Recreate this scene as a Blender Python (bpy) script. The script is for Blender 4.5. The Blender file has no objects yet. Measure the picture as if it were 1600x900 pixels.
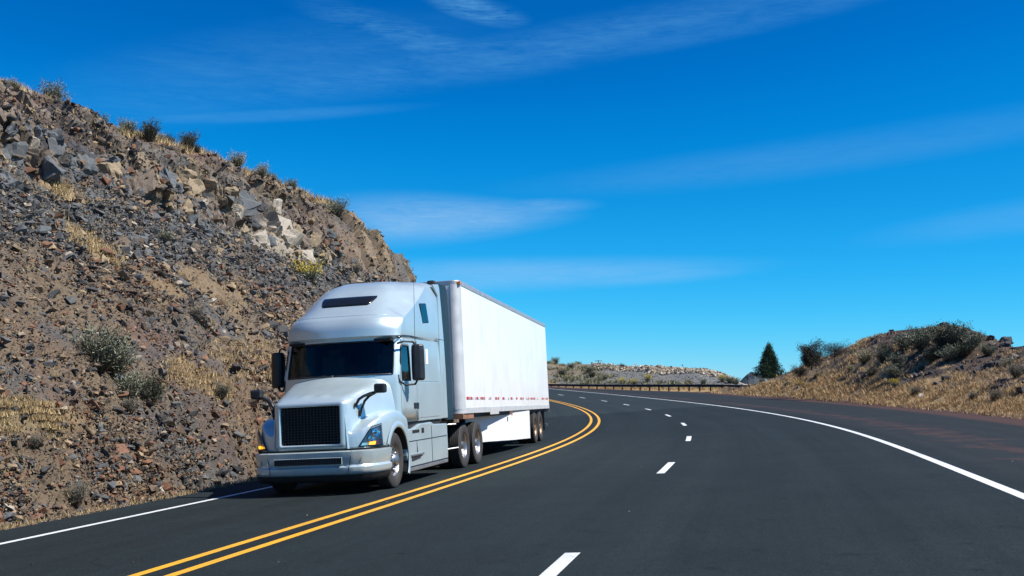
import bpy, bmesh, math, random
import numpy as np
from mathutils import Matrix, Vector, noise as mn
R = math.radians
rnd = random.Random(7)
rng = np.random.default_rng(11)
SC = bpy.context.scene
COL = SC.collection

# ------------------------------------------------------------------ camera
FPX, PITCH, ROLL, HCAM = 1635.5, R(5.148), R(0.35), 1.877
cam_d = bpy.data.cameras.new('camera'); cam = bpy.data.objects.new('camera', cam_d); COL.objects.link(cam)
cam_d.sensor_width = 36; cam_d.lens = FPX / 1600 * 36; cam_d.clip_end = 20000; cam_d.clip_start = .1
_fw = Vector((0, math.cos(PITCH), math.sin(PITCH))); _up = Vector((0, -math.sin(PITCH), math.cos(PITCH))); _rt = Vector((1, 0, 0))
CR = _rt * math.cos(ROLL) + _up * math.sin(ROLL); CU = -_rt * math.sin(ROLL) + _up * math.cos(ROLL)
cam.matrix_world = Matrix(((CR.x, CU.x, -_fw.x, 0), (CR.y, CU.y, -_fw.y, 0), (CR.z, CU.z, -_fw.z, HCAM), (0, 0, 0, 1)))
SC.camera = cam

# ------------------------------------------------------------------ sun, sky, exposure
SUN_EL = R(52); SUN_AZ = math.atan2(.962, -.265)       # direction to the sun: (sin az, cos az)
SUNV = Vector((math.sin(SUN_AZ) * math.cos(SUN_EL), math.cos(SUN_AZ) * math.cos(SUN_EL), math.sin(SUN_EL)))
sd = bpy.data.lights.new('sun', 'SUN'); sd.energy = 5.0; sd.angle = R(.5); sd.color = (1, .965, .91)
so = bpy.data.objects.new('sun', sd); COL.objects.link(so); so.rotation_euler = SUNV.to_track_quat('Z', 'Y').to_euler()
SC.view_settings.view_transform = 'Standard'; SC.view_settings.look = 'None'
SC.view_settings.exposure = 0.45; SC.view_settings.gamma = 1.0

def ray(u, v):
    a = (u - 800) / FPX; b = -(v - 450) / FPX
    d = _fw + CR * a + CU * b
    return d

class NT:
    """small node-tree helper"""
    def __init__(s, tree): s.t = tree; s.n = tree.nodes; s.l = tree.links
    def new(s, typ, **kw):
        nd = s.n.new(typ)
        for k, v in kw.items(): setattr(nd, k, v)
        return nd
    def setin(s, nd, key, val):
        if hasattr(val, 'is_output') or isinstance(val, bpy.types.NodeSocket): s.l.new(val, nd.inputs[key])
        else: nd.inputs[key].default_value = val
    def math(s, op, a, b=0.0, c=None, clamp=False):
        nd = s.new('ShaderNodeMath', operation=op); nd.use_clamp = clamp
        s.setin(nd, 0, a); s.setin(nd, 1, b)
        if c is not None: s.setin(nd, 2, c)
        return nd.outputs[0]
    def mix(s, f, a, b, blend='MIX'):
        nd = s.new('ShaderNodeMix', data_type='RGBA', blend_type=blend)
        s.setin(nd, 0, f); s.setin(nd, 6, a); s.setin(nd, 7, b)
        return nd.outputs[2]
    def noise(s, vec, scale, detail=4, rough=.5, dim='3D', dist=0):
        nd = s.new('ShaderNodeTexNoise'); nd.noise_dimensions = dim
        if vec is not None: s.l.new(vec, nd.inputs['Vector'])
        nd.inputs['Scale'].default_value = scale; nd.inputs['Detail'].default_value = detail
        nd.inputs['Roughness'].default_value = rough; nd.inputs['Distortion'].default_value = dist
        return nd.outputs[0]
    def ramp(s, fac, stops):
        nd = s.new('ShaderNodeValToRGB'); s.l.new(fac, nd.inputs[0]); e = nd.color_ramp.elements
        while len(e) < len(stops): e.new(0.5)
        for i, (p, c) in enumerate(stops):
            e[i].position = p; e[i].color = (c[0], c[1], c[2], 1) if hasattr(c, '__len__') else (c, c, c, 1)
        return nd.outputs[0]
    def maprange(s, v, a, b, c=0.0, d=1.0, smooth=False):
        nd = s.new('ShaderNodeMapRange'); s.setin(nd, 0, v)
        if smooth: nd.interpolation_type = 'SMOOTHSTEP'
        for i, x in enumerate((a, b, c, d)): nd.inputs[i + 1].default_value = x
        return nd.outputs[0]

W = bpy.data.worlds.new('World'); SC.world = W; W.use_nodes = True
w = NT(W.node_tree); w.n.clear()
sky = w.new('ShaderNodeTexSky'); sky.sky_type = 'NISHITA'; sky.sun_disc = False
sky.sun_elevation = SUN_EL; sky.sun_rotation = SUN_AZ; sky.altitude = 2500; sky.air_density = 1.0; sky.dust_density = 0; sky.ozone_density = 3.0
# polarised, saturated slide-film look of the photographed sky: one tone curve per channel
sc0 = w.new('ShaderNodeVectorMath', operation='SCALE'); w.l.new(sky.outputs[0], sc0.inputs[0]); sc0.inputs['Scale'].default_value = 1 / 8
gm = w.new('ShaderNodeRGBCurve'); w.l.new(sc0.outputs[0], gm.inputs['Color'])
for ci, pts_ in ((0, ((0, 0), (1.2, .0), (1.9, .05), (3.1, .28), (4.4, .75), (5.8, 1.5), (7.1, 2.3), (8, 2.6))), (1, ((0, 0), (2.0, 1.1), (2.45, 1.6), (3.15, 2.25), (4.77, 3.5), (6.98, 5.0), (8, 5.5))), (2, ((0, 0), (3.8, 4.0), (4.4, 4.85), (5.3, 5.7), (6.6, 6.9), (8, 7.6)))):
    cu = gm.mapping.curves[ci]
    while len(cu.points) < len(pts_): cu.points.new(.5, .5)
    for i, (a, b) in enumerate(pts_): cu.points[i].location = (a / 8, b / 8); cu.points[i].handle_type = 'AUTO_CLAMPED'
gm.mapping.update()
sc1 = w.new('ShaderNodeVectorMath', operation='SCALE'); w.l.new(gm.outputs[0], sc1.inputs[0]); sc1.inputs['Scale'].default_value = 8
tc = w.new('ShaderNodeTexCoord'); sp = w.new('ShaderNodeSeparateXYZ'); w.l.new(tc.outputs['Generated'], sp.inputs[0])
az = w.math('ARCTAN2', sp.outputs[0], sp.outputs[1]); el = w.math('ARCSINE', sp.outputs[2])
cv = w.new('ShaderNodeCombineXYZ'); w.l.new(az, cv.inputs[0]); w.l.new(el, cv.inputs[1])
# stretched, slightly tilted wisps
mp = w.new('ShaderNodeMapping'); mp.inputs['Rotation'].default_value = (0, 0, R(-9)); mp.inputs['Scale'].default_value = (1.0, 6.0, 1); w.l.new(cv.outputs[0], mp.inputs[0])
n1 = w.noise(mp.outputs[0], 9, 6, .6, dist=.4)
mp2 = w.new('ShaderNodeMapping'); mp2.inputs['Rotation'].default_value = (0, 0, R(14)); mp2.inputs['Scale'].default_value = (1.0, 3.0, 1); w.l.new(cv.outputs[0], mp2.inputs[0])
n2 = w.noise(mp2.outputs[0], 26, 6, .6, dist=.8)
mp3 = w.new('ShaderNodeMapping'); mp3.inputs['Rotation'].default_value = (0, 0, R(-6)); mp3.inputs['Scale'].default_value = (1.0, 9.0, 1); w.l.new(cv.outputs[0], mp3.inputs[0])
n3 = w.noise(mp3.outputs[0], 30, 8, .7, dist=1.2)
tot = None
def cloud(u, v, hl, ht, tilt, strength, sharp=1.0, side=0.0):
    """one elongated cirrus streak: centre direction, half length and half thickness in photo pixels of arc"""
    global tot
    d = ray(u, v).normalized(); a0 = math.atan2(d.x, d.y); e0 = math.asin(d.z); t = R(tilt)
    da = w.math('SUBTRACT', az, a0); de = w.math('SUBTRACT', el, e0)
    X = w.math('ADD', w.math('MULTIPLY', da, math.cos(t)), w.math('MULTIPLY', de, math.sin(t)))
    Y = w.math('SUBTRACT', w.math('MULTIPLY', de, math.cos(t)), w.math('MULTIPLY', da, math.sin(t)))
    X = w.math('DIVIDE', X, hl / FPX); 
    wd = w.math('ADD', 1.0, w.math('MULTIPLY', X, -side)) 
    Y = w.math('DIVIDE', w.math('DIVIDE', Y, ht / FPX), w.math('MAXIMUM', wd, .15))
    r2 = w.math('ADD', w.math('MULTIPLY', X, X), w.math('MULTIPLY', Y, Y))
    m = w.maprange(w.math('SQRT', r2), 1.15, .25, 0.0, 1.0, smooth=True)
    tex = w.maprange(w.math('ADD', w.math('ADD', w.math('MULTIPLY', n1, .42), w.math('MULTIPLY', n2, .2)), w.math('MULTIPLY', n3, .38)), .5 - .20 * sharp, .5 + .15, .0, 1.0)
    m = w.math('MULTIPLY', w.math('MULTIPLY', m, strength), tex)
    tot = m if tot is None else w.math('MAXIMUM', tot, m)
cloud(685, 342, 225, 42, 2, 0.422, 1.5, .35)
cloud(830, 325, 110, 16, 3, 0.238, 1.2)
cloud(780, 430, 430, 30, 2, 0.286, 2.2, .2)
cloud(980, 432, 220, 18, 3, 0.204, 2.2)
cloud(800, 85, 720, 40, 9.5, 0.21, .8)
cloud(1130, 40, 480, 24, 8, 0.153, .9)
cloud(420, 110, 380, 75, 12, 0.133, 1.0)
cloud(745, 15, 90, 22, -12, 0.51, .55)
cloud(640, 60, 200, 32, -14, 0.272, .55)
cloud(1330, 235, 560, 34, 5, 0.10, 1.7)
cloud(1620, 335, 260, 28, 6, 0.10, 1.9)
cloud(420, 180, 260, 12, 6, 0.15, 1.7)
# the same thin cirrus carries on over the rest of the sky
mpo = w.new('ShaderNodeMapping'); mpo.inputs['Scale'].default_value = (.7, 2.4, 1); w.l.new(cv.outputs[0], mpo.inputs[0])
rest = w.maprange(w.noise(mpo.outputs[0], 2.2, 6, .6), .56, .8, 0, .22)
away = w.maprange(w.math('ABSOLUTE', az), .55, .8, 0, 1, smooth=True)
tot = w.math('MAXIMUM', tot, w.math('MULTIPLY', rest, away))
hi_ = w.maprange(el, .16, .26, 0, 1, smooth=True)
skyc = w.mix(tot, sc1.outputs[0], w.mix(hi_, (3.6, 5.2, 6.8, 1), (1.5, 4.4, 7.0, 1)))
bg = w.new('ShaderNodeBackground'); bg.inputs[1].default_value = .1; w.l.new(skyc, bg.inputs[0])
wo = w.new('ShaderNodeOutputWorld'); w.l.new(bg.outputs[0], wo.inputs[0])

# ------------------------------------------------------------------ helpers
def tag(o, label=None, cat=None, group=None, kind=None):
    if label: o['label'] = label
    if cat: o['category'] = cat
    if group: o['group'] = group
    if kind: o['kind'] = kind
    return o
def empty(name, M):
    o = bpy.data.objects.new(name, None); COL.objects.link(o); o.matrix_world = M; o.empty_display_size = .3
    return o
def mesh(name, V, Fc, mat=None, parent=None, smooth=False, col=None, mats=None, midx=None, bevel=0, subsurf=0, angle=None, recalc=True):
    me = bpy.data.meshes.new(name)
    me.from_pydata([tuple(map(float, p)) for p in V] if not isinstance(V, np.ndarray) else V.tolist(), [], Fc if not isinstance(Fc, np.ndarray) else Fc.tolist())
    if recalc:
        bm = bmesh.new(); bm.from_mesh(me); bmesh.ops.recalc_face_normals(bm, faces=bm.faces); bm.to_mesh(me); bm.free()
    for m in (mats or [mat]):
        if m: me.materials.append(m)
    if midx is not None: me.polygons.foreach_set('material_index', midx)
    if col is not None:
        a = me.color_attributes.new('Col', 'FLOAT_COLOR', 'POINT')
        c = np.ones((len(V), 4), np.float32); c[:, :3] = col; a.data.foreach_set('color', c.ravel())
    if smooth: me.polygons.foreach_set('use_smooth', [True] * len(me.polygons))
    if angle is not None:
        me.polygons.foreach_set('use_smooth', [True] * len(me.polygons)); me.set_sharp_from_angle(angle=R(angle))
    o = bpy.data.objects.new(name, me); COL.objects.link(o)
    if parent: o.parent = parent
    if bevel:
        b = o.modifiers.new('bevel', 'BEVEL'); b.width = bevel; b.segments = 2; b.limit_method = 'ANGLE'; b.angle_limit = R(35)
    if subsurf:
        b = o.modifiers.new('sub', 'SUBSURF'); b.levels = subsurf; b.render_levels = subsurf
    me.update()
    return o
class MB:
    def __init__(s): s.v = []; s.f = []
    def add(s, V, F):
        n = len(s.v); s.v += [tuple(p) for p in V]; s.f += [[i + n for i in f] for f in F]; return s
    def box(s, x0, x1, y0, y1, z0, z1):
        V = [(x, y, z) for x in (x0, x1) for y in (y0, y1) for z in (z0, z1)]
        return s.add(V, [(0, 1, 3, 2), (4, 6, 7, 5), (0, 4, 5, 1), (2, 3, 7, 6), (0, 2, 6, 4), (1, 5, 7, 3)])
    def prism(s, pts, d):
        """closed polygon pts extruded by vector d"""
        n = len(pts); V = [tuple(p) for p in pts] + [(p[0] + d[0], p[1] + d[1], p[2] + d[2]) for p in pts]
        return s.add(V, [list(range(n)), list(range(2 * n - 1, n - 1, -1))] + [[i, (i + 1) % n, (i + 1) % n + n, i + n] for i in range(n)])
    def tube(s, pts, r, n=8, flat=1.0, r1=None):
        pts = [Vector(p) for p in pts]; rings = []
        for i, p in enumerate(pts):
            t = (pts[min(i + 1, len(pts) - 1)] - pts[max(i - 1, 0)]).normalized()
            a = t.cross(Vector((0, 0, 1))); a = a.normalized() if a.length > 1e-3 else Vector((1, 0, 0)); b = t.cross(a)
            rr = r if r1 is None else r + (r1 - r) * i / (len(pts) - 1)
            rings.append([p + a * math.cos(2 * math.pi * k / n) * rr + b * math.sin(2 * math.pi * k / n) * rr * flat for k in range(n)])
        V = [tuple(q) for rg in rings for q in rg]; F = []
        for i in range(len(pts) - 1):
            for k in range(n):
                F.append([i * n + k, i * n + (k + 1) % n, (i + 1) * n + (k + 1) % n, (i + 1) * n + k])
        F.append(list(range(n))[::-1]); F.append([(len(pts) - 1) * n + k for k in range(n)])
        return s.add(V, F)
    def lathe_y(s, prof, cx, cz, n=48, cy=0, a0=0, closed=False):
        """profile (y, r) revolved about the y axis"""
        V = []; F = []; m = len(prof)
        for k in range(n):
            a = 2 * math.pi * k / n + a0
            for (y, r) in prof: V.append((cx + r * math.cos(a), cy + y, cz + r * math.sin(a)))
        for k in range(n):
            k2 = (k + 1) % n
            for j in range(m - 1): F.append([k * m + j, k * m + j + 1, k2 * m + j + 1, k2 * m + j])
            if closed: F.append([k * m + m - 1, k * m, k2 * m, k2 * m + m - 1])
        return s.add(V, F)
    def build(s, name, mat=None, parent=None, **kw): return mesh(name, s.v, s.f, mat, parent, **kw)

def mat(name, base=(.5, .5, .5), rough=.5, metal=0, coat=0, spec=.5, emit=None, es=0, alpha=None):
    m = bpy.data.materials.new(name); m.use_nodes = True; t = NT(m.node_tree); b = t.n['Principled BSDF']
    b.inputs['Base Color'].default_value = (*base, 1); b.inputs['Roughness'].default_value = rough; b.inputs['Metallic'].default_value = metal
    b.inputs['Coat Weight'].default_value = coat; b.inputs['Coat Roughness'].default_value = .06; b.inputs['Specular IOR Level'].default_value = spec
    if emit: b.inputs['Emission Color'].default_value = (*emit, 1); b.inputs['Emission Strength'].default_value = es
    m['_'] = 0
    return m, t, b
def bump(t, b, h, strength, dist=.02):
    nd = t.new('ShaderNodeBump'); nd.inputs['Strength'].default_value = strength; nd.inputs['Distance'].default_value = dist
    t.l.new(h, nd.inputs['Height']); t.l.new(nd.outputs[0], b.inputs['Normal'])
def worn(name, base, rough=.5, metal=0, coat=0, amt=.12, scale=3, bmp=0, dirt=None, **k):
    """plain material with faint blotchy variation of colour and gloss, optional road dirt low down"""
    m, t, b = mat(name, base, rough, metal, coat, **k)
    tcn = t.new('ShaderNodeTexCoord'); nz = t.noise(tcn.outputs['Object'], scale, 6, .6)
    c = t.mix(t.maprange(nz, .3, .7), tuple(x * (1 - amt) for x in base) + (1,), tuple(min(1, x * (1 + amt)) for x in base) + (1,))
    if dirt:
        s2 = t.new('ShaderNodeSeparateXYZ'); t.l.new(tcn.outputs['Object'], s2.inputs[0])
        f = t.maprange(s2.outputs[2], dirt[1], dirt[0], 0, 1); mpp = t.new('ShaderNodeMapping'); mpp.inputs['Scale'].default_value = (2, 2, .5); t.l.new(tcn.outputs['Object'], mpp.inputs[0])
        f = t.math('MULTIPLY', f, t.maprange(t.noise(mpp.outputs[0], 4, 6, .65), .3, .75, .0, dirt[2]))
        c = t.mix(f, c, (.16, .13, .1, 1)); 
    t.l.new(c, b.inputs['Base Color'])
    rr = t.maprange(nz, .25, .75, max(0, rough - .06), min(1, rough + .08)); t.l.new(rr, b.inputs['Roughness'])
    if bmp: bump(t, b, t.noise(tcn.outputs['Object'], 60, 3), bmp, .003)
    return m

M_silver = worn('silver_paint', (.565, .675, .69), .32, .46, .5, .04, 1.5, dirt=(.2, 1.0, .14))
M_black = worn('black_plastic', (.018, .02, .022), .42, 0, 0, .2, 8, bmp=.15)
M_gloss = worn('gloss_black', (.01, .011, .012), .15, 0, 0, .1, 8)
M_rubber = worn('rubber', (.022, .022, .023), .75, 0, 0, .25, 10, dirt=(.0, 2.0, .35))
M_chassis = worn('chassis_black', (.02, .02, .021), .6, 0, 0, .3, 5)
M_alu = worn('polished_aluminium', (.42, .42, .43), .34, .9, 0, .08, 9)
M_alud = worn('dull_aluminium', (.5, .5, .5), .42, .9, 0, .12, 6)
M_warm = worn('warm_reflection_rim', (.34, .22, .13), .45, .6, 0, .2, 6)  # brownish tint puts the aluminium rims' warm reflections into the base colour
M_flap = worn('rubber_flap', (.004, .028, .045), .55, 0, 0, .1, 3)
M_dark = worn('dark_cavity', (.006, .006, .006), .8)
M_white = worn('trailer_white', (.79, .79, .775), .38, 0, .25, .02, 1.2, dirt=(1.1, 2.2, .10))
M_rail = worn('rail_alloy', (.48, .49, .50), .45, .6, 0, .12, 3)
M_railb = worn('bottom_rail_alloy', (.6, .6, .59), .5, .3, 0, .12, 3)
M_skirt = worn('skirt_white', (.82, .82, .81), .42, 0, .1, .03, 2, dirt=(.3, .7, .12))
M_rust = worn('rusty_steel', (.28, .14, .08), .7, .2, 0, .3, 8)
M_red = mat('red_marking', (.55, .03, .02), .35)[0]
M_tapew = mat('white_marking', (.55, .55, .53), .35)[0]
M_amberon = mat('amber_lit', (.9, .35, .02), .3, emit=(1, .38, .02), es=2.2)[0]
M_amber = mat('amber_lens', (.75, .22, .03), .25, coat=.5)[0]
M_redlens = mat('red_reflector', (.6, .03, .02), .25, coat=.6)[0]
M_chrome = mat('chrome', (.85, .86, .88), .08, 1)[0]
M_lampin = mat('lamp_housing', (.33, .40, .44), .35, .25)[0]
M_seat = worn('seat_fabric', (.05, .05, .055), .9)
M_poster = mat('paper_label', (.8, .8, .78), .6)[0]
def glass(name, tint, trans, rough=.02, add=.01):
    m = bpy.data.materials.new(name); m.use_nodes = True; t = NT(m.node_tree); t.n.clear()
    tr = t.new('ShaderNodeBsdfTransparent'); tr.inputs[0].default_value = (*tint, 1)
    df = t.new('ShaderNodeBsdfDiffuse'); df.inputs[0].default_value = (.004, .006, .007, 1)
    gl = t.new('ShaderNodeBsdfGlossy'); gl.inputs['Roughness'].default_value = rough
    m1 = t.new('ShaderNodeMixShader'); m1.inputs[0].default_value = trans; t.l.new(df.outputs[0], m1.inputs[1]); t.l.new(tr.outputs[0], m1.inputs[2])
    fr = t.new('ShaderNodeFresnel'); fr.inputs[0].default_value = 1.42
    f2 = t.math('ADD', fr.outputs[0], add)
    m2 = t.new('ShaderNodeMixShader'); t.l.new(f2, m2.inputs[0]); t.l.new(m1.outputs[0], m2.inputs[1]); t.l.new(gl.outputs[0], m2.inputs[2])
    o = t.new('ShaderNodeOutputMaterial'); t.l.new(m2.outputs[0], o.inputs[0]); return m
M_wind = glass('windshield_glass', (.72, .88, .82), .96)
M_side = glass('side_glass', (.6, .75, .72), .92, add=.13)
M_lens = glass('lamp_glass', (.93, .97, 1), 1.0)
def attrmat(name, rough=.9, fine=30, amt=.25, bmp=.0, bscale=40, spec=.3, dist=.02, trans=0):
    m, t, b = mat(name, (.3, .3, .3), rough, spec=spec)
    at = t.new('ShaderNodeAttribute'); at.attribute_name = 'Col'
    g = t.new('ShaderNodeNewGeometry'); nz = t.noise(g.outputs['Position'], fine, 5, .65)
    k = t.maprange(nz, .25, .75, 1 - amt, 1 + amt)
    vm = t.new('ShaderNodeVectorMath', operation='SCALE'); t.l.new(at.outputs['Color'], vm.inputs[0]); t.l.new(k, vm.inputs['Scale'])
    t.l.new(vm.outputs[0], b.inputs['Base Color'])
    if bmp: bump(t, b, t.noise(g.outputs['Position'], bscale, 6, .7), bmp, dist)
    return m
M_soil = attrmat('stony_soil', .95, 9, .45, .9, 14, dist=.06)
M_rock = attrmat('basalt_rock', .8, 14, .35, .5, 22, dist=.03)
M_leaf = attrmat('leaf', .7, 3, .25, spec=.2)
M_grass = attrmat('dry_grass', .8, 4, .3, spec=.2)

# ------------------------------------------------------------------ road geometry
ds = .5; S = np.arange(-60, 420, ds)
KS = np.interp(S, [-1, 0, 35, 70, 110, 150, 300], [0, -.0043, .0051, .0041, .0030, .0036, .0045]); KS[S < -.5] = 0
i0 = int(60 / ds)
TH = R(11.126) - np.concatenate([[0], np.cumsum((KS[1:] + KS[:-1]) / 2 * ds)]); TH += R(11.126) - TH[i0]
X0 = np.concatenate([[0], np.cumsum(np.sin((TH[1:] + TH[:-1]) / 2) * ds)]); Y0 = np.concatenate([[0], np.cumsum(np.cos((TH[1:] + TH[:-1]) / 2) * ds)])
X0 += -5.767 - X0[i0]; Y0 -= Y0[i0]
def prof(s):
    s = np.clip(s, -60, 190); return -.00372 * s + 2.859e-5 * s * s + 2.46e-7 * np.clip(s, 0, 190) ** 3
def bank(s): return .0628 - .000283 * np.clip(s, 0, 150)
def xy(s, o):
    t = np.interp(s, S, TH); return np.interp(s, S, X0) + o * np.cos(t), np.interp(s, S, Y0) - o * np.sin(t)
WR = 9.077; WL = -3.862; PL = -5.087
def zr(s, o):
    """road and shoulders: banked over the lanes, flattening out beyond"""
    oo = np.minimum(o, WR + 1.0) + np.maximum(o - WR - 1.0, 0) * .25
    return prof(s) + bank(s) * oo
def P3(s, o, dz=0.):
    x, y = xy(s, o); return np.stack([x, y, zr(s, o) + dz], -1)
def s_of(x, y):
    i = np.argmin(np.hypot(X0 - x, Y0 - y)); t = TH[i]
    return S[i] + (x - X0[i]) * math.sin(t) + (y - Y0[i]) * math.cos(t), (x - X0[i]) * math.cos(t) - (y - Y0[i]) * math.sin(t)
def project(Pt):
    d = Pt - np.array([0, 0, HCAM]); dep = d @ np.array(_fw); dep = np.where(dep < .3, np.nan, dep)
    return 800 + FPX * (d @ np.array(CR)) / dep, 450 - FPX * (d @ np.array(CU)) / dep, dep
def hit_z(u, v, z):
    d = ray(u, v); t = (z - HCAM) / d.z; return np.array([d.x * t, d.y * t, z])

def hash01(i, j, k=0):
    n = (i.astype(np.int64) * 374761393 + j.astype(np.int64) * 668265263 + int(k) * 2147483647 + 1013904223) & 0xffffffff
    n = ((n ^ (n >> 13)) * 1274126177) & 0xffffffff
    return ((n ^ (n >> 16)) & 0xffffff) / float(0xffffff)
def vnoise(x, y, k=0):
    i = np.floor(x); j = np.floor(y); fx = x - i; fy = y - j; fx = fx * fx * (3 - 2 * fx); fy = fy * fy * (3 - 2 * fy)
    a = hash01(i, j, k); b = hash01(i + 1, j, k); c = hash01(i, j + 1, k); d = hash01(i + 1, j + 1, k)
    return (a * (1 - fx) + b * fx) * (1 - fy) + (c * (1 - fx) + d * fx) * fy
def fbm(x, y, k=0, oct=5, gain=.5):
    r = 0; a = 1; tt = 0
    for q in range(oct): r = r + a * vnoise(x * 2 ** q + 17 * q, y * 2 ** q - 31 * q, k + q); tt += a; a *= gain
    return r / tt
def worley(x, y, k=0):
    """cellular: nearest distance, second distance, id of the nearest cell"""
    i = np.floor(x); j = np.floor(y); d1 = np.full(x.shape, 9.); d2 = np.full(x.shape, 9.); idc = np.zeros(x.shape)
    for a in (-1, 0, 1):
        for b in (-1, 0, 1):
            cx = i + a + hash01(i + a, j + b, k); cy = j + b + hash01(i + a, j + b, k + 9); d = np.hypot(cx - x, cy - y)
            idn = hash01(i + a, j + b, k + 5)
            m = d < d1; d2 = np.where(m, d1, np.minimum(d2, d)); idc = np.where(m, idn, idc); d1 = np.minimum(d1, d)
    return d1, d2, idc
def gridmesh(name, P, m, col=None, keep=None, **kw):
    n, k = P.shape[:2]; idx = np.arange(n * k).reshape(n, k)
    F = np.stack([idx[:-1, :-1], idx[1:, :-1], idx[1:, 1:], idx[:-1, 1:]], -1).reshape(-1, 4)
    if keep is not None: F = F[keep.reshape(-1)]
    return mesh(name, P.reshape(-1, 3), F, m, col=None if col is None else col.reshape(-1, 3), recalc=False, **kw)

# asphalt material: fine aggregate, faint wheel paths and an older lighter surface beyond the overlay joint
def road_material():
    m, t, b = mat('asphalt', (.05, .05, .05), .88, spec=.14)
    g = t.new('ShaderNodeNewGeometry'); pos = g.outputs['Position']
    at = t.new('ShaderNodeAttribute'); at.attribute_name = 'Col'; spx = t.new('ShaderNodeSeparateColor'); t.l.new(at.outputs['Color'], spx.inputs[0])
    so_, oo_ = spx.outputs[0], spx.outputs[1]            # s/200, (o+20)/80
    fine = t.noise(pos, 42, 4, .85); mid = t.noise(pos, .8, 5, .6); big = t.noise(pos, .12, 3, .5)
    k = t.math('MULTIPLY', t.maprange(fine, .36, .64, .5, 1.6), t.maprange(mid, .3, .7, .9, 1.1))
    k = t.math('MULTIPLY', k, t.maprange(big, .3, .7, .93, 1.07))
    o = t.math('SUBTRACT', t.math('MULTIPLY', oo_, 80), 20)
    # tyre paths polished a touch lighter
    lane = t.math('PINGPONG', t.math('ADD', o, 1.0), .95)
    k = t.math('MULTIPLY', k, t.maprange(lane, 0, .95, 1.06, .96))
    s = t.math('MULTIPLY', so_, 200)
    cvx = t.new('ShaderNodeCombineXYZ'); t.l.new(t.math('MULTIPLY', s, .035), cvx.inputs[0]); t.l.new(t.math('MULTIPLY', o, 1.7), cvx.inputs[1])
    k = t.math('MULTIPLY', k, t.maprange(t.noise(cvx.outputs[0], 1.0, 5, .7), .3, .7, .84, 1.16))
    k = t.math('MULTIPLY', k, t.maprange(t.noise(pos, 13, 3, .6), .3, .7, .88, 1.12))
    vo = t.new('ShaderNodeTexVoronoi'); vo.feature = 'DISTANCE_TO_EDGE'; vo.inputs['Scale'].default_value = .16; vo.inputs['Randomness'].default_value = 1
    wv_ = t.new('ShaderNodeVectorMath', operation='ADD'); t.l.new(pos, wv_.inputs[0]); nzc = t.new('ShaderNodeTexNoise'); nzc.inputs['Scale'].default_value = 1.6; nzc.inputs['Detail'].default_value = 5; t.l.new(pos, nzc.inputs['Vector']); t.l.new(nzc.outputs[1], wv_.inputs[1]); t.l.new(wv_.outputs[0], vo.inputs['Vector'])
    crk = t.math('MULTIPLY', t.maprange(vo.outputs[0], .0035, .0015, 0, .35), t.maprange(t.noise(pos, .21, 3, .5), .52, .6, 0, 1))
    k = t.math('MULTIPLY', k, t.math('SUBTRACT', 1, crk))
    # transverse smudges and tar spots
    k = t.math('MULTIPLY', k, t.maprange(t.noise(pos, 3.1, 2, .4), .66, .74, 1, .72))
    join = t.maprange(t.math('ADD', s, t.math('MULTIPLY', t.math('SUBTRACT', o, 4), -.9)), 69, 70, 0, 1)
    base = t.mix(join, (.0145, .0205, .0218, 1), (.022, .030, .031, 1))
    sh = t.maprange(t.math('ADD', o, t.math('MULTIPLY', mid, .6)), WR + .5, WR + .9, 0, 1)
    base = t.mix(sh, base, (.019, .023, .0245, 1))
    vm = t.new('ShaderNodeVectorMath', operation='SCALE'); t.l.new(base, vm.inputs[0]); t.l.new(k, vm.inputs['Scale'])
    spk = t.maprange(t.noise(pos, 75, 2, .5), .68, .76, 0, .5)
    c = t.mix(spk, vm.outputs[0], (.16, .15, .14, 1)); 
    # red cinder gravel drifted on the shoulder
    cin = t.maprange(t.math('ADD', t.noise(pos, 1.1, 6, .7), t.math('MULTIPLY', t.math('ABSOLUTE', t.math('SUBTRACT', o, WR + 2.1)), -.13)), .41, .54, 0, .8)
    cin = t.math('MULTIPLY', cin, t.maprange(o, WR + .5, WR + 1.1, 0, 1))
    cin = t.math('MULTIPLY', cin, t.maprange(fine, .35, .6, .5, 1))
    c = t.mix(cin, c, (.075, .042, .037, 1))
    ed = t.maprange(t.math('ADD', t.math('MULTIPLY', spx.outputs[2], 10), t.math('MULTIPLY', t.math('SUBTRACT', t.noise(pos, 1.6, 5, .7), .5), 2.2)), 2.0, 1.5, 0, .93)
    c = t.mix(ed, c, t.mix(fine, (.04, .022, .019, 1), (.095, .055, .047, 1)))
    t.l.new(c, b.inputs['Base Color']); bump(t, b, fine, .5, .006)
    return m
M_road = road_material()
def paint(name, base, wear=.3):
    m, t, b = mat(name, base, .6)
    g = t.new('ShaderNodeNewGeometry'); nz = t.noise(g.outputs['Position'], 45, 5, .75); n3 = t.noise(g.outputs['Position'], 1.3, 3)
    f = t.maprange(t.math('ADD', nz, t.math('MULTIPLY', n3, .35)), .66, .84, 0, wear)
    t.l.new(t.mix(f, (*base, 1), (.08, .08, .08, 1)), b.inputs['Base Color']); return m
M_yel = paint('yellow_road_paint', (.82, .40, .015), .5)
M_wht = paint('white_road_paint', (.74, .75, .74), .5)

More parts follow.
